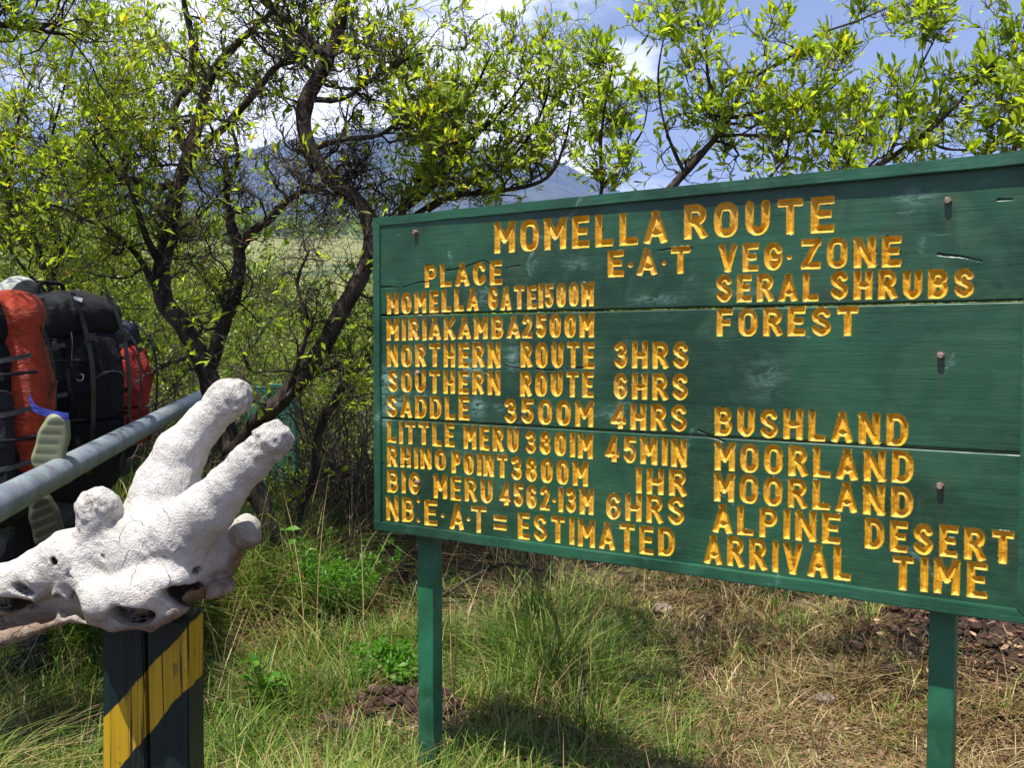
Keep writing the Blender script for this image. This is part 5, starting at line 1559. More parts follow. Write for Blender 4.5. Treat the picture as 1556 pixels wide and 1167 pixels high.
T.limb([(914, 288, 4.9, .008), (950, 235, 4.9, .007), (975, 200, 4.9, .005), (985, 160, 4.9, .003)], 'limb', 0.59, 1.01, 0.3, start=.0)
T.limb([(930, 380, 4.7, .022), (1100, 350, 4.5, .018), (1250, 300, 4.4, .014), (1351, 240, 4.3, .013), (1406, 202, 4.3, .011), (1444, 169, 4.3, .008), (1482, 126, 4.3, .006), (1503, 101, 4.3, .005), (1549, 72, 4.3, .003)], 'limb', 0.59, 0.80, 0.34, start=.4)
T.limb([(1351, 240, 4.3, .009), (1368, 190, 4.3, .008), (1385, 140, 4.3, .007), (1400, 100, 4.3, .005), (1425, 50, 4.3, .003)], 'limb', 0.65, 1.11, 0.3, start=0)
T.limb([(1400, 206, 4.3, .008), (1435, 225, 4.3, .006), (1480, 226, 4.3, .005), (1530, 215, 4.3, .003)], 'limb', 0.65, 1.21, 0.28, start=0)
T.limb([(1250, 300, 4.4, .010), (1290, 240, 4.4, .008), (1310, 190, 4.4, .006), (1325, 140, 4.4, .004)], 'limb', 0.65, 1.11, 0.33, start=.2)
T.limb([(1150, 335, 4.45, .010), (1170, 270, 4.45, .008), (1195, 235, 4.45, .005), (1200, 180, 4.45, .003)], 'limb', 0.65, 1.11, 0.34, start=.3)
T.limb([(1444, 300, 4.3, .010), (1490, 240, 4.3, .007), (1530, 190, 4.3, .005), (1560, 140, 4.3, .003)], 'limb', 0.65, 1.01, 0.28, start=.1)
T.limb([(1250, 300, 4.4, .012), (1380, 310, 4.3, .011), (1444, 300, 4.3, .010)], 'limb', sub=False)
T.limb([(1444, 300, 4.3, .010), W(2.15, 4.0, 2.35, .010), W(2.45, 3.65, 2.5, .008), W(2.75, 3.4, 2.65, .005)], 'limb', 0.85, 1.8, 0.45, start=.4)  # limbs added past the right edge to dapple the spoil heap
T.limb([W(2.1, 4.1, 2.3, .009), W(2.4, 4.3, 2.5, .007), W(2.7, 4.1, 2.8, .004)], 'limb', 0.85, 1.7, 0.45, start=.3)
for a_ in ([(0.10, 4.75, 1.6), (0.35, 4.3, 1.75), (0.45, 3.9, 1.75), (0.35, 3.55, 1.7)], [(-0.1, 4.8, 1.35), (-0.05, 4.3, 1.5), (-0.05, 3.9, 1.55), (0.05, 3.6, 1.5)], [(0.3, 4.4, 1.75), (0.75, 4.1, 1.8), (1.15, 3.85, 1.75), (1.45, 3.6, 1.7)]):  # boughs added out of sight behind the sign, to shade the grass
    T.limb([W(x_, y_, z_, r_) for (x_, y_, z_), r_ in zip(a_, (.016, .012, .009, .005))], 'limb', 0.5, 0.9, 0.42, start=.2)
T.limb([(608, 880, 5.25, .016), (640, 905, 5.1, .014), (673, 904, 5.1, .012), (716, 879, 5.1, .010), (766, 858, 5.1, .008), (824, 868, 5.1, .005)], 'limb', 0.00, 0.28, 0.2)
T.build(b, 'gnarled_tree', 'leafy tree leaning behind the sign, its dark foot left of the left post', 'tree', TG)

# -- leafy shrub tree at the left edge, behind the hikers
T = Tree(41, 0.36, 0.062, 0.25)
b = P(90, 900, 6.6); b[2] = gz(b[0], b[1])
T.limb([(95, 950, 6.6, .040), (88, 800, 6.6, .034), (80, 600, 6.6, .030), (80, 470, 6.6, .024), (68, 408, 6.6, .020), (45, 345, 6.6, .018), (16, 306, 6.6, .015), (-20, 240, 6.6, .010)], 'trunk', 0.7, 0.9, 0.7, start=.55)
T.limb([(75, 430, 6.6, .016), (100, 370, 6.6, .014), (125, 330, 6.6, .012), (150, 250, 6.6, .010), (170, 160, 6.6, .008), (175, 60, 6.6, .005)], 'limb', 0.49, 1.5, 0.65, start=.1)
T.limb([(45, 345, 6.6, .013), (60, 280, 6.6, .011), (80, 200, 6.6, .009), (100, 120, 6.6, .007), (120, 40, 6.6, .004)], 'limb', 0.52, 1.5, 0.65, start=0)
T.limb([(16, 306, 6.6, .011), (20, 220, 6.6, .009), (40, 140, 6.6, .007), (60, 90, 6.6, .004)], 'limb', 0.52, 1.5, 0.55, start=0)
T.limb([(120, 335, 6.6, .011), (190, 300, 6.7, .009), (240, 220, 6.8, .007), (250, 130, 6.8, .005)], 'limb', 0.49, 1.4, 0.6, start=0)
T.limb([(75, 450, 6.6, .013), (30, 400, 6.5, .010), (-10, 340, 6.5, .006)], 'limb', 0.49, 1.6, 0.5, start=0)
T.build(b, 'shrub_tree', 'leafy multi-stemmed shrub tree rising behind the backpacks at the left', 'tree', TG)


# -- tree added beyond the left edge, its boughs set to shade the hikers
T = Tree(59, 0.34, 0.06, 0.1)
T.limb([W(-4.3, 3.4, -.1, .10), W(-4.2, 3.4, .8, .085), W(-4.0, 3.35, 1.7, .07), W(-3.7, 3.3, 2.5, .055), W(-3.2, 3.2, 3.0, .04), W(-2.7, 3.2, 3.25, .028), W(-2.2, 3.3, 3.35, .014)], 'trunk', 0.9, 1.2, 0.75, start=.5)
T.limb([W(-3.8, 3.3, 2.4, .04), W(-3.3, 3.7, 2.9, .03), W(-2.8, 4.2, 3.1, .02), W(-2.3, 4.8, 3.2, .01)], 'limb', 0.95, 1.7, 0.75, start=.2)
T.limb([W(-3.3, 3.25, 2.95, .03), W(-2.9, 2.8, 3.2, .02), W(-2.5, 2.7, 3.3, .01)], 'limb', 0.9, 1.6, 0.5, start=.2)
T.limb([W(-3.6, 3.3, 2.6, .03), W(-3.2, 4.0, 3.2, .02), W(-2.7, 4.4, 3.7, .012)], 'limb', 0.9, 1.7, 0.75, start=.2)
T.build((-4.3, 3.4, gz(-4.3, 3.4)), 'shade_tree', 'tree added beyond the left edge, its leafy boughs shading the hikers', 'tree', TG, singles=0)


# -- bare tangles of fine twigs
def tangle(px, Y, w, h, n, label, seed):
    R = np.random.default_rng(seed); x0 = (px - 778) / 1400 * Y; zb = gz(x0, Y)
    root = empty('bare_shrub', (x0, Y, zb), label, 'shrub', 'bare twiggy shrubs'); tb = Tubes()
    for i in range(n):
        a = R.uniform(0, 2 * math.pi); lean = R.uniform(0.1, 0.9); p = np.array([x0 + R.normal() * .12 * w, Y + R.normal() * .08 * w, zb + R.uniform(-.05, .3 * h)])
        d = unit(np.array([math.cos(a) * lean * w / h, math.sin(a) * lean * .6 * w / h, 1.0])); pts = [p]; L = h * R.uniform(.4, .9)
        for k in range(11): d = unit(d + R.normal(size=3) * .30 + np.array([0, 0, -.03])); pts.append(pts[-1] + d * L / 11)
        pts = np.array(pts); tb.add(pts, np.linspace(.006, .0018, 12), 4)
        for _ in range(9):
            k = R.integers(3, 11); q = pts[k]; dd = unit(R.normal(size=3) + np.array([0, 0, .3])); l = R.uniform(.12, .4); pp = [q]
            for m in range(6): dd = unit(dd + R.normal(size=3) * .40); pp.append(pp[-1] + dd * l / 6)
            tb.add(np.array(pp), np.linspace(.0028, .0011, 7), 3)
    v, f = tb.arrays(); tag(mk('twigs', v, f, M['greytwig'], root, True), kind='stuff')


M['greytwig'] = simple('grey twig', (0.11, 0.085, 0.065), 0.8, 0.5, 3, 0.2, 80, spec=0.3)
tangle(530, 6.2, 1.2, 1.9, 90, 'pale bare tangle of twigs between the snaking stem and the sign', 201)
tangle(330, 7.3, 1.5, 1.6, 60, 'bare twiggy shrub beyond the end of the barrier pipe', 202)
tangle(545, 6.0, .9, 1.2, 45, 'small bare tangle against the left edge of the sign', 203)
tangle(170, 7.4, 1.8, 2.0, 110, 'bare grey twiggy shrub between the backpacks and the crooked tree', 204)
tangle(640, 6.4, 1.2, .8, 35, 'low bare twigs under the left end of the sign', 205)


# -- bushes: small leaf sprays through a rough volume, on their own stems
def bush(px, Y, w, h, n, label, seed, leaf=0.035, dens_top=1.0, mat=None, name='bush', z0=0.0, yw=0.8, grp='green bushes beyond the trees'):
    R = np.random.default_rng(seed)
    x0 = (px - 778) / 1400 * Y; zb = gz(x0, Y) + z0
    root = empty(name, (x0, Y, zb), label, 'bush', grp)
    ns = int(R.integers(7, 11)); tubes = Tubes(); tips = []
    for i in range(ns):
        a = R.uniform(0, 2 * math.pi); lean = R.uniform(0.1, 0.75)
        p = np.array([x0 + R.normal() * .06 * w, Y + R.normal() * .06 * w, zb - 0.05]); d = unit(np.array([math.cos(a) * lean * w / h, math.sin(a) * lean * yw * w / h, 1.0]))
        pts = [p]; L = h * R.uniform(0.65, 1.0)
        for k in range(9):
            d = unit(d + R.normal(size=3) * 0.16 + np.array([math.cos(a), math.sin(a), 0]) * 0.05 * w / h); pts.append(pts[-1] + d * L / 9)
        pts = np.array(pts); r0 = 0.012 * h ** .8
        tubes.add(pts, np.linspace(r0 * R.uniform(.7, 1.2), 0.003, 10), 6)
        for _ in range(int(14 * max(1, w))):
            t = R.uniform(0.15, 1) * 9; k = min(int(t), 8); q = pts[k] + (pts[k + 1] - pts[k]) * (t - k)
            dd = unit(R.normal(size=3) * np.array([1, yw, .7]) + np.array([0, 0, .35])); l = R.uniform(0.10, 0.36) * min(w, h)
            pp = [q]
            for m in range(5): dd = unit(dd + R.normal(size=3) * .28); pp.append(pp[-1] + dd * l / 5)
            pp = np.array(pp); tubes.add(pp, np.linspace(.005, .0016, 6), 4)
            tips.append(pp)
    v, f = tubes.arrays(); tag(mk('stems', v, f, M['twig'], root, True), kind='stuff')
    T_ = np.stack(tips)                                             # (m,6,3)
    m = len(T_); per = max(2, n // m)
    cl = R.uniform(0.2, 1.8, m)
    cnt = np.maximum(1, (per * cl).astype(int)); ids = np.repeat(np.arange(m), cnt)
    t = R.beta(2.0, 1.0, len(ids)) * 5; k = np.minimum(t.astype(int), 4)
    pos = T_[ids, k] + (T_[ids, k + 1] - T_[ids, k]) * (t - k)[:, None] + R.normal(size=(len(ids), 3)) * leaf * 1.6
    d = R.normal(size=(len(ids), 3)) * 0.8 + (T_[ids, 5] - T_[ids, 0]) / 0.3 + np.array([0, 0, .5])
    L = leaf * R.uniform(.6, 1.4, len(ids))
    v, f = leaves_mesh(pos, d, L, R.uniform(-1.5, 1.5, len(ids)), R.uniform(1.1, 1.9, len(ids)), QV, QF)
    tint = np.clip(R.normal(0.45, .2, len(ids)) + 0.25 * vnoise(pos, 1.5) + 0.1 * (cl[ids] - 1), 0, 1)
    tag(mk('foliage', v, f, mat or M['bushleaf'], root, tint=np.repeat(tint, 4)), kind='stuff')
    return root


QV = np.array([[0, 0, 0], [.5, .2, .03], [1, 0, -.03], [.5, -.2, .03]]); QF = [(0, 3, 2, 1)]
BB = [
    (20, 8.5, 2.4, 1.75, 9000, 'bright green bush behind the pale cap at the far left', .045), (150, 9.5, 2.6, 2.1, 9000, 'green bush rising over the black backpack', .045),
    (235, 8.2, 1.7, 1.35, 7000, 'low green bush right of the red backpack', .04), (300, 11, 2.8, 2.6, 8000, 'tall grey green bush seen between the two dark stems', .05),
    (420, 10.5, 2.4, 1.5, 8000, 'yellow green bush over the faded green post', .045), (510, 9.2, 1.8, 1.3, 7000, 'rounded green bush under the bend of the crooked tree', .04),
    (90, 14, 4.5, 3.4, 10000, 'broad bush at the back left, above the black backpack', .065), (470, 15, 4.0, 1.8, 8000, 'far low bush at the edge of the meadow', .065),
    (250, 16, 4.5, 3.2, 9000, 'back bush left of the leaning pale stem', .07), (-40, 11, 3.2, 3.4, 9000, 'bush cut by the left frame edge', .055),
    (500, 6.7, 1.1, .95, 6000, 'low green shrub among the bare twigs beside the left sign post', .034), (455, 6.9, .9, .8, 3500, 'small green shrub right of the faded green post', .03),
    (330, 9.0, 2.2, 2.5, 9000, 'tall bright bush between the stems of the crooked tree', .04), (60, 10.0, 2.8, 3.4, 10000, 'high leafy bush above the pale cap', .05), (200, 11, 3.4, 3.2, 9000, 'high bush left of the long stem', .055),
    (430, 8.6, 1.7, 1.35, 7000, 'sunlit bush right behind the faded green post', .038), (560, 10, 2.2, 1.9, 8000, 'yellow green bush touching the sign edge', .045),
    (640, 11, 3.2, 1.7, 6000, 'bush hidden behind the left end of the sign', .05), (380, 8.0, 1.4, 0.95, 5000, 'small bush at the foot of the faded green post', .035),
    (700, 16, 6, 2.2, 6000, 'broad bush behind the middle of the sign', .07), (1100, 13, 6, 2.2, 6000, 'broad bush behind the right of the sign', .06),
    (560, 7.6, 1.3, 0.8, 5000, 'low tangled shrub behind the sign edge and the leaning trunk', .032),
]
for i, (px, Y, w, h, n, lab, lf) in enumerate(BB):
    bush(px, Y, w, h, n, lab, 100 + i, lf)

# -- the far slope's scrub and the line of woods at the mountain's foot
R = np.random.default_rng(77)
def scatter_clumps(name, n, rmin, rmax, size, label, lift=0.0, az0=-0.62, az1=0.62, each=42):
    azs = R.uniform(az0, az1, n); r = rmin * (rmax / rmin) ** R.random(n)
    x = r * np.sin(azs); y = r * np.cos(azs)
    keep = vnoise(np.stack([x, y, 0 * x], -1), 0.02) > -0.25
    x, y, r = x[keep], y[keep], r[keep]; z = ground_z(x, y)
    s_ = size * R.uniform(.5, 1.4, len(x)) * (r / rmin) ** 0.35
    ids = np.repeat(np.arange(len(x)), each)
    o = R.normal(size=(len(ids), 3)); o /= np.linalg.norm(o, axis=1, keepdims=True); o *= R.random((len(ids), 1)) ** .4
    pos = np.stack([x, y, z], -1)[ids] + o * s_[ids][:, None] * np.array([1, 1, .75]) + np.array([0, 0, 1]) * s_[ids][:, None] * 0.7
    L = s_[ids] * R.uniform(.3, .6, len(ids))
    v, f = leaves_mesh(pos, R.normal(size=(len(ids), 3)), L, R.uniform(-2, 2, len(ids)), R.uniform(1.6, 2.6, len(ids)), QV, QF)
    t_ = np.clip(np.repeat(R.uniform(.1, .6, len(x)), each) + R.normal(0, .12, len(ids)), 0, .85)
    tag(mk(name, v, f, M['bushleaf'], None, tint=np.repeat(t_, 4)), label, 'scrub', kind='stuff')


scatter_clumps('hillside_scrub', 900, 28, 260, 0.9, 'scattered scrub on the tawny slope below the mountain')
scatter_clumps('distant_wood', 1500, 420, 900, 6.0, 'dark line of far woodland at the foot of the mountain', each=30)
scatter_clumps('thicket', 260, 17, 30, 0.8, 'green thicket in the middle distance behind the trees', each=160)

# ================================================================== GRASS AND LITTER
R = np.random.default_rng(5)


def blades(pos, hgt, bend, az, width, tint, name, mat, label, lie=None):
    """curved tapering strips; lie: 0 upright .. 1 lying down"""
    n = len(pos); lie = np.zeros(n) if lie is None else lie
    t = np.array([0, .38, .72, 1.0]); wv = np.array([1, .85, .55, 0.0])
    hd = np.stack([np.cos(az), np.sin(az), 0 * az], -1)
    sd_ = np.stack([-np.sin(az), np.cos(az), 0 * az], -1)
    up = 1 - lie
    curve = hd[:, None] * (bend[:, None] * t[None] ** 1.8 + lie[:, None] * t[None])[..., None] + np.array([0, 0, 1.0]) * (t[None] * (up[:, None]) - 0.35 * np.abs(bend)[:, None] * t[None] ** 2.4 + 0.02)[..., None]
    c = pos[:, None] + curve * hgt[:, None, None]
    w = (width[:, None] * wv[None])[..., None] * sd_[:, None]
    V = np.concatenate([c[:, :3] - w[:, :3], c[:, :3] + w[:, :3], c[:, 3:]], 1)       # 7 points
    F = np.array([(0, 3, 4, 1), (1, 4, 5, 2), (2, 5, 6, 6)])
    b = (np.arange(n) * 7)[:, None]
    tri = np.concatenate([b + np.array([[0, 3, 4]]), b + np.array([[0, 4, 1]]), b + np.array([[1, 4, 5]]), b + np.array([[1, 5, 2]]), b + np.array([[2, 5, 6]])], 0)
    return tag(mk(name, V.reshape(-1, 3), tri, mat, None, tint=np.repeat(tint, 7)), label, 'grass', kind='stuff')


def field(n, y0, y1, power=1.0):
    y = y0 * (y1 / y0) ** (R.random(n) ** power)
    hw = 0.60 * y + 0.5
    x = R.uniform(-1, 1, n) * hw
    return x, y


def keepout(x, y):
    """bare earth: the spoil heaps and the trodden strip"""
    e = np.exp(-(((x - 2.3) / 0.58) ** 2 + ((y - 4.25) / 0.7) ** 2)) + 0.9 * np.exp(-(((x + 0.45) / 0.28) ** 2 + ((y - 3.75) / 0.25) ** 2))
    return e


def make_grass(n, y0, y1, hmin, hmax, greenness, name, mat, label, wid, tuft=True, lie=(0, .3), seed=1, dens_fn=None, tfn=None):
    nt = n // 14
    x, y = field(nt, y0, y1)
    p = np.stack([x, y, 0 * x], -1)
    dz = vnoise(p + seed, 1.3) * 0.6 + vnoise(p + seed * 3, 3.7) * 0.4
    dz = dz + 0.55 * vnoise(p + seed * 5, 6.5)
    keep = (dz * 1.7 + greenness > R.uniform(-0.35, 0.35, nt)) & (keepout(x, y) < R.uniform(0.12, 0.55, nt))
    if dens_fn is not None: keep &= R.random(nt) < dens_fn(x, y)
    x, y = x[keep], y[keep]
    k = R.integers(8, 34, len(x)); ids = np.repeat(np.arange(len(x)), k)
    th = R.uniform(.45, 1.75, len(x)); spread = R.uniform(.02, .11, len(x))
    az = R.uniform(0, 2 * math.pi, len(ids)); rad = np.abs(R.normal(size=len(ids))) * spread[ids]
    px, py = x[ids] + rad * np.cos(az), y[ids] + rad * np.sin(az)
    near = np.clip((py - 3.0) / 1.0, 0.4, 1)
    h = R.uniform(hmin, hmax, len(ids)) * th[ids] * (0.75 + 0.35 * sst(py, 3.5, 6))
    if tfn is not None: h = h * tfn(px, py)
    pos = np.stack([px, py, ground_z(px, py) - 0.01], -1)
    tint = np.clip(R.normal(.45, .22, len(ids)) + R.normal(0, .2, len(x))[ids] + 0.15 * vnoise(pos, 1.1), 0, 1)
    bend = np.abs(R.normal(.65, .45, len(ids))); l = R.uniform(lie[0], lie[1], len(ids))
    az2 = az + R.normal(0, .7, len(ids))
    return blades(pos, h, bend, az2, R.uniform(.6, 1.3, len(ids)) * wid, tint, name, mat, label, l)


left_tall = lambda x, y: (1.25 + 0.45 * sst(-x, -0.2, 1.2)) * (0.75 + 1.0 * sst(vnoise(np.stack([x, y, 0 * x], -1) + 77, 1.4), -0.1, 0.6))
dry_patch = lambda x, y: (0.35 + 0.65 * sst(vnoise(np.stack([x, y, 0 * x], -1) + 31, 0.9), -0.3, 0.3)) * (1 - 0.35 * sst(y, 3.9, 4.4)) + 0.3 * sst(x, 0, .8) * sst(-y, -4.2, -3.6)
green_patch = lambda x, y: (0.10 + 0.9 * sst(-vnoise(np.stack([x, y, 0 * x], -1) + 31, 0.9), -0.25, 0.25)) * (1 - 0.8 * sst(x - 0.1, 0.0, 0.8) * sst(-y, -4.1, -3.5)) * (1 - .35 * sst(x, 1.2, 2.2))
make_grass(210000, 2.5, 8.5, .05, .20, .25, 'green_grass', M['grass'], 'green grass in tufts round the posts and under the sign', .0029, seed=2, dens_fn=green_patch, tfn=left_tall)
make_grass(190000, 2.5, 8.5, .05, .24, .35, 'dry_grass', M['straw'], 'dry straw coloured grass in matted tufts', .0024, lie=(.1, .8), seed=5, dens_fn=dry_patch, tfn=left_tall)
make_grass(50000, 2.5, 5.2, .02, .08, .4, 'short_grass', M['grass'], 'short cropped grass between the tufts in the foreground', .0018, seed=7)
make_grass(34000, 7.5, 24, .15, .50, .5, 'tall_grass', M['grass'], 'taller grass beyond the trees', .006, seed=8)
make_grass(22000, 7.0, 20, .15, .55, .3, 'tall_dry_grass', M['straw'], 'tall dry stalks among the bushes', .005, seed=9)
# matted straw lying on the soil
n = 90000
x, y = field(n, 2.5, 8.0)
k = (dry_patch(x, y) * (1 - 0.45 * sst(y, 3.9, 4.6)) > R.random(n)) & (keepout(x, y) < R.uniform(.15, .9, n))
x, y = x[k], y[k]
pos = np.stack([x, y, ground_z(x, y) + R.uniform(0.002, .03, len(x))], -1)
az = R.uniform(0, 2 * math.pi, len(x))
blades(pos, R.uniform(.03, .14, len(x)), R.normal(0, .2, len(x)), az, np.full(len(x), .0016), np.clip(R.normal(.55, .25, len(x)), 0, 1), 'straw_litter', M['straw'], 'broken straw lying matted on the soil', R.uniform(.8, 1.0, len(x)))
# dead leaves
n = 9000
x, y = field(n, 2.5, 7.5)
x = np.concatenate([x, R.normal(1.7, .7, 6000)]); y = np.concatenate([y, R.normal(3.9, .7, 6000)])
k = vnoise(np.stack([x, y, 0 * x], -1) + 3, 1.6) + 0.5 * (x > 1.2) > R.uniform(-.4, .5, len(x)); x, y = x[k], y[k]
pos = np.stack([x, y, ground_z(x, y) + R.uniform(.004, .03, len(x))], -1)
d = R.normal(size=(len(x), 3)) * np.array([1, 1, .35])
v, f = leaves_mesh(pos, d, R.uniform(.014, .042, len(x)), R.uniform(-1, 1, len(x)), R.uniform(1.0, 1.9, len(x)))
tag(mk('leaf_litter', v, f, M['litter'], None, tint=np.repeat(R.random(len(x)), len(LEAF_V))), 'brown dead leaves strewn over the soil and grass', 'leaf litter', kind='stuff')
# long single stalks standing in front
sx = [(480, 4.4, 1.0), (520, 4.6, .8), (690, 4.2, .75), (985, 4.6, .6), (350, 4.2, .75), (100, 3.4, .7), (60, 3.1, .6), (260, 4.6, .5), (760, 5, .7), (560, 5.2, .9), (1060, 5, .6), (655, 3.6, .9), (30, 3.6, .8), (1240, 4.0, .45), (860, 4.4, .55), (455, 5.3, 1.1), (520, 5.5, 1.0)]
x = []; 
for (px, Y, h) in sx:
    for q_ in range(7): x.append(((px + R.normal() * 28 - 778) / 1400 * Y, Y + R.normal() * .15, h * R.uniform(.5, 1.05)))
x = np.array(x); pos = np.stack([x[:, 0], x[:, 1], ground_z(x[:, 0], x[:, 1])], -1)
blades(pos, x[:, 2], R.uniform(.1, .6, len(x)), R.uniform(0, 2 * math.pi, len(x)), np.full(len(x), .0022), R.uniform(.3, 1, len(x)), 'grass_stalks', M['straw'], 'long pale grass stalks arching over the verge')


# ---- earth clods on the spoil heaps
def clod_mesh(seed):
    import bmesh
    bm = bmesh.new(); bmesh.ops.create_icosphere(bm, subdivisions=2, radius=1)
    for v in bm.verts:
        p = np.array(v.co); v.co *= float(1 + 0.35 * fbm(p + seed * 7, 1.6, 3)); v.co.z *= .7
    me = bpy.data.meshes.new('clod'); bm.to_mesh(me); bm.free()
    return me


earth_m = simple('clod earth', (0.06, 0.038, 0.03), 0.95, 0.4, 20, 1.0, 60, 0.01, spec=0.1)
pieces = []
n = 900
cx_ = np.concatenate([R.normal(2.25, .36, 620), R.normal(-.45, .2, 280)]); cy_ = np.concatenate([R.normal(4.15, .45, 620), R.normal(3.7, .2, 280)])
cz_ = ground_z(cx_, cy_)
V = []; F = []; off = 0
tm = []
for s_ in range(5):
    me = clod_mesh(s_); vv_ = np.array([tuple(v.co) for v in me.vertices]); ff_ = np.array([tuple(p.vertices) for p in me.polygons]); tm.append((vv_, ff_)); bpy.data.meshes.remove(me)
for i in range(n):
    vv_, ff_ = tm[i % 5]; s_ = R.uniform(.008, .03) * (1 + (R.random() < .08) * 1.2)
    V.append(vv_ @ RZ(R.uniform(0, 6)).T * s_ + np.array([cx_[i], cy_[i], cz_[i] + s_ * .1])); F.append(ff_ + off); off += len(vv_)
tag(mk('earth_clods', np.concatenate(V), np.concatenate(F), earth_m, None, True), 'dark crumbled earth clods heaped by the posts', 'earth', kind='stuff')


def rock(px, py, Y, s, label, col, seed, flat=.6):
    import bmesh
    bm = bmesh.new(); bmesh.ops.create_icosphere(bm, subdivisions=4, radius=1)
    for v in bm.verts:
        p = np.array(v.co); v.co *= float(1 + 0.28 * fbm(p + seed * 3, 1.1, 4)); v.co.z *= flat; v.co.x *= 1.25
    x = (px - 778) / 1400 * Y
    vv_ = np.array([tuple(v.co * s) for v in bm.verts]) + np.array([x, Y, gz(x, Y) + s * .25]); ff_ = [tuple(q.index for q in f.verts) for f in bm.faces]; bm.free()
    tag(mk('rock', vv_, ff_, simple('rock ' + str(seed), col, .9, .35, 9, .9, 40, .01, spec=.2), None, True, origin=(x, Y, gz(x, Y))), label, 'rock', 'stones lying in the grass')


rock(1263, 1056, 3.95, .042, 'small grey brown stone in the grass below ARRIVAL', (0.20, 0.165, 0.155), 1)
rock(1232, 1050, 4.02, .034, 'smaller dark stone just left of the grey brown one', (0.10, 0.07, 0.06), 2)
rock(1010, 985, 4.9, .05, 'half buried pale brown stone under the middle of the sign', (0.22, 0.17, 0.13), 3)
rock(842, 868, 6.5, .15, 'dark lump of earthy rock under the sign, beside the fallen log', (0.07, 0.045, 0.035), 4, .8)
rock(505, 800, 7.2, .24, 'reddish brown boulder in the bushes left of the sign', (0.13, 0.08, 0.065), 5, .6)
rock(128, 968, 4.6, .10, 'pale stone behind the giraffe skull at the left', (0.36, 0.29, 0.22), 6, .5)


def log(pts, label, mat, name='fallen_log'):
    c = spline(np.array([[*P(a, b_, Y), r] for a, b_, Y, r in pts]), 8)
    for i in range(len(c)): c[i, 2] = max(c[i, 2], gz(c[i, 0], c[i, 1]) + c[i, 3] * 0.5)
    m = MB(); v, f = tube(c[:, :3], c[:, 3], 12)
    cen = np.repeat(c[:, :3], 12, axis=0); v = cen + (v - cen) * (1 + .3 * fbm(v * np.array([.6, 1, 1]), 24, 3))[:, None]
    m.add(v, f); o = m.build(name, mat, None, True, origin=tuple(c[0, :3]))
    tag(o, label, 'log', 'dead wood on the ground')


log([(52, 985, 4.5, .075), (90, 972, 4.55, .08), (130, 968, 4.6, .07)], 'thick pale cut log on the ground behind the skull', M['palebark'])
log([(50, 1020, 4.25, .06), (85, 1012, 4.3, .065), (120, 1000, 4.35, .05)], 'second pale log lying in front of the thick one', M['palebark'])
log([(705, 835, 7.0, .035), (760, 838, 7.0, .045), (815, 846, 6.9, .05), (870, 862, 6.8, .04)], 'pale dead log lying just under the bottom edge of the sign', M['palebark'])
log([(440, 790, 7.4, .04), (500, 780, 7.3, .05), (560, 790, 7.2, .04)], 'grey log lying behind the trees left of the sign', M['palebark'])


# ---- single low plants
def feathery(px, Y, h, n, label, seed):
    Rr = np.random.default_rng(seed); x0 = (px - 778) / 1400 * Y; z0 = gz(x0, Y)
    root = empty('fern_plant', (x0, Y, z0), label, 'plant', 'weeds growing by the posts')
    tb = Tubes(); P_ = []; D_ = []
    for i in range(n):
        a = Rr.uniform(0, 2 * math.pi); p = np.array([x0 + Rr.normal() * .05, Y + Rr.normal() * .05, z0]); d = unit(np.array([math.cos(a) * .45, math.sin(a) * .45, 1])); pts = [p]; L = h * Rr.uniform(.6, 1.05)
        for k in range(9): d = unit(d + Rr.normal(size=3) * .10 + np.array([math.cos(a), math.sin(a), 0]) * .03); pts.append(pts[-1] + d * L / 9)
        pts = np.array(pts); tb.add(pts, np.linspace(.003, .001, 10), 4)
        for k in range(60):
            t = Rr.uniform(.15, 1) * 9; j = min(int(t), 8); q = pts[j] + (pts[j + 1] - pts[j]) * (t - j); s_ = unit(np.cross(pts[j + 1] - pts[j], Rr.normal(size=3)))
            for e in range(3): P_.append(q + s_ * e * .012); D_.append(s_ + Rr.normal(size=3) * .6 + np.array([0, 0, .5]))
    v, f = tb.arrays(); tag(mk('stalks', v, f, M['grass'], root, True, tint=np.full(len(v), .35)), kind='stuff')
    P_ = np.array(P_); D_ = np.array(D_)
    v, f = leaves_mesh(P_, D_, Rr.uniform(.015, .04, len(P_)), Rr.uniform(-1.5, 1.5, len(P_)), Rr.uniform(.5, 1, len(P_)), QV, QF)
    tag(mk('fronds', v, f, M['weed'], root, tint=np.repeat(np.clip(Rr.normal(.5, .15, len(P_)), 0, 1), 4)), kind='stuff')


M['weed'] = leaf_mat('fresh weed', [(0, (.05, .16, .015)), (.6, (.12, .30, .02)), (1, (.22, .40, .04))], trans=.5)
feathery(512, 4.9, .50, 26, 'bright green feathery weed left of the left sign post', 1)
feathery(470, 5.1, .30, 14, 'shorter feathery weed beside the foot of the crooked tree', 2)
feathery(600, 3.9, .22, 10, 'small feathery sprig at the foot of the left sign post', 3)


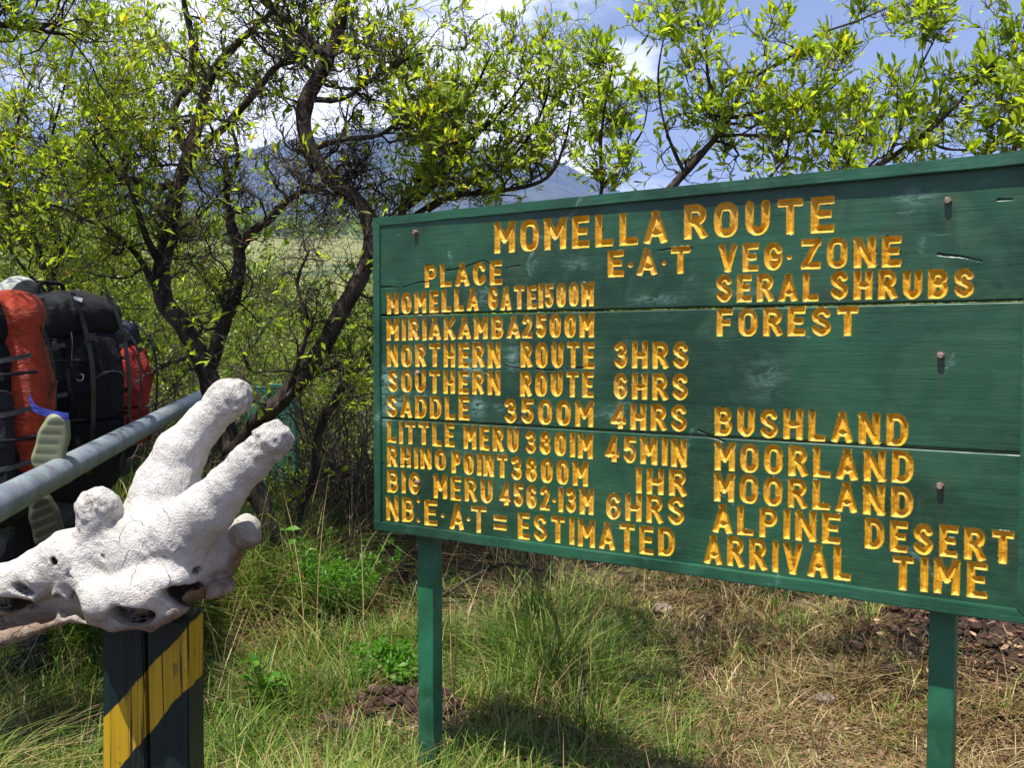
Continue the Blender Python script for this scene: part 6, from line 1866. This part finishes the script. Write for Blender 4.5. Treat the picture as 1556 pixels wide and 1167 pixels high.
def broadleaf(px, Y, h, n, leaf, label, seed, name='broadleaf_weed'):
    Rr = np.random.default_rng(seed); x0 = (px - 778) / 1400 * Y; z0 = gz(x0, Y)
    root = empty(name, (x0, Y, z0), label, 'plant', 'weeds growing by the posts')
    tb = Tubes(); P_ = []; D_ = []
    for i in range(n):
        a = Rr.uniform(0, 2 * math.pi); d = unit(np.array([math.cos(a) * .5, math.sin(a) * .5, 1])); pts = [np.array([x0, Y, z0])]; L = h * Rr.uniform(.5, 1)
        for k in range(7): d = unit(d + Rr.normal(size=3) * .14); pts.append(pts[-1] + d * L / 7)
        pts = np.array(pts); tb.add(pts, np.linspace(.004, .0015, 8), 5)
        for k in range(6):
            t = Rr.uniform(.35, 1) * 7; j = min(int(t), 6); P_.append(pts[j] + (pts[j + 1] - pts[j]) * (t - j)); D_.append(np.array([*Rr.normal(size=2), .25]))
    v, f = tb.arrays(); tag(mk('stalks', v, f, M['grass'], root, True, tint=np.full(len(v), .35)), kind='stuff')
    P_ = np.array(P_); D_ = np.array(D_); L = leaf * Rr.uniform(.6, 1.2, len(P_)); roll = Rr.uniform(-.6, .6, len(P_))
    x, y, z = orient(D_, roll=roll); o0 = parent_world(root)
    for i in range(len(P_)):
        o = bpy.data.objects.new('leaf', single_leaf_mesh(M['weed'], i % 5)); COL.objects.link(o); o.parent = root; l = L[i]; w = l * 1.8
        o.matrix_local = Matrix([[x[i][c] * l, y[i][c] * w, z[i][c] * l, P_[i][c] - o0[c]] for c in range(3)] + [[0, 0, 0, 1]])


broadleaf(405, 3.9, .26, 8, .075, 'broad leaved green weed right of the striped post', 1)
broadleaf(455, 4.9, .70, 4, .07, 'tall thin weed with a few round leaves beside the dark trunk', 2)
broadleaf(612, 3.8, .12, 5, .04, 'low broad leaved weed at the foot of the left sign post', 3)
broadleaf(1480, 4.9, .30, 7, .05, 'leafy weed on the bank behind the right post', 4)


# ================================================================== AIR
import bmesh
bm = bmesh.new(); bmesh.ops.create_cube(bm, size=1.0)
me = bpy.data.meshes.new('haze'); bm.to_mesh(me); bm.free()
haze = bpy.data.objects.new('haze', me); COL.objects.link(haze)
zlo, zhi = -60.0, 720.0
haze.scale = (7200, 7200, zhi - zlo); haze.location = (0, 0, (zhi + zlo) / 2)
hm = bpy.data.materials.new('haze'); hm.use_nodes = True; hm.node_tree.nodes.clear()
ho = hm.node_tree.nodes.new('ShaderNodeOutputMaterial'); pv = hm.node_tree.nodes.new('ShaderNodeVolumePrincipled')
pv.inputs['Color'].default_value = (0.36, 0.47, 1.0, 1); pv.inputs['Density'].default_value = 0.00023; pv.inputs['Anisotropy'].default_value = 0.0
hm.node_tree.links.new(pv.outputs[0], ho.inputs['Volume'])
me.materials.append(hm)
tag(haze, 'thin blue mountain haze filling the air over the whole place', 'haze', kind='stuff')
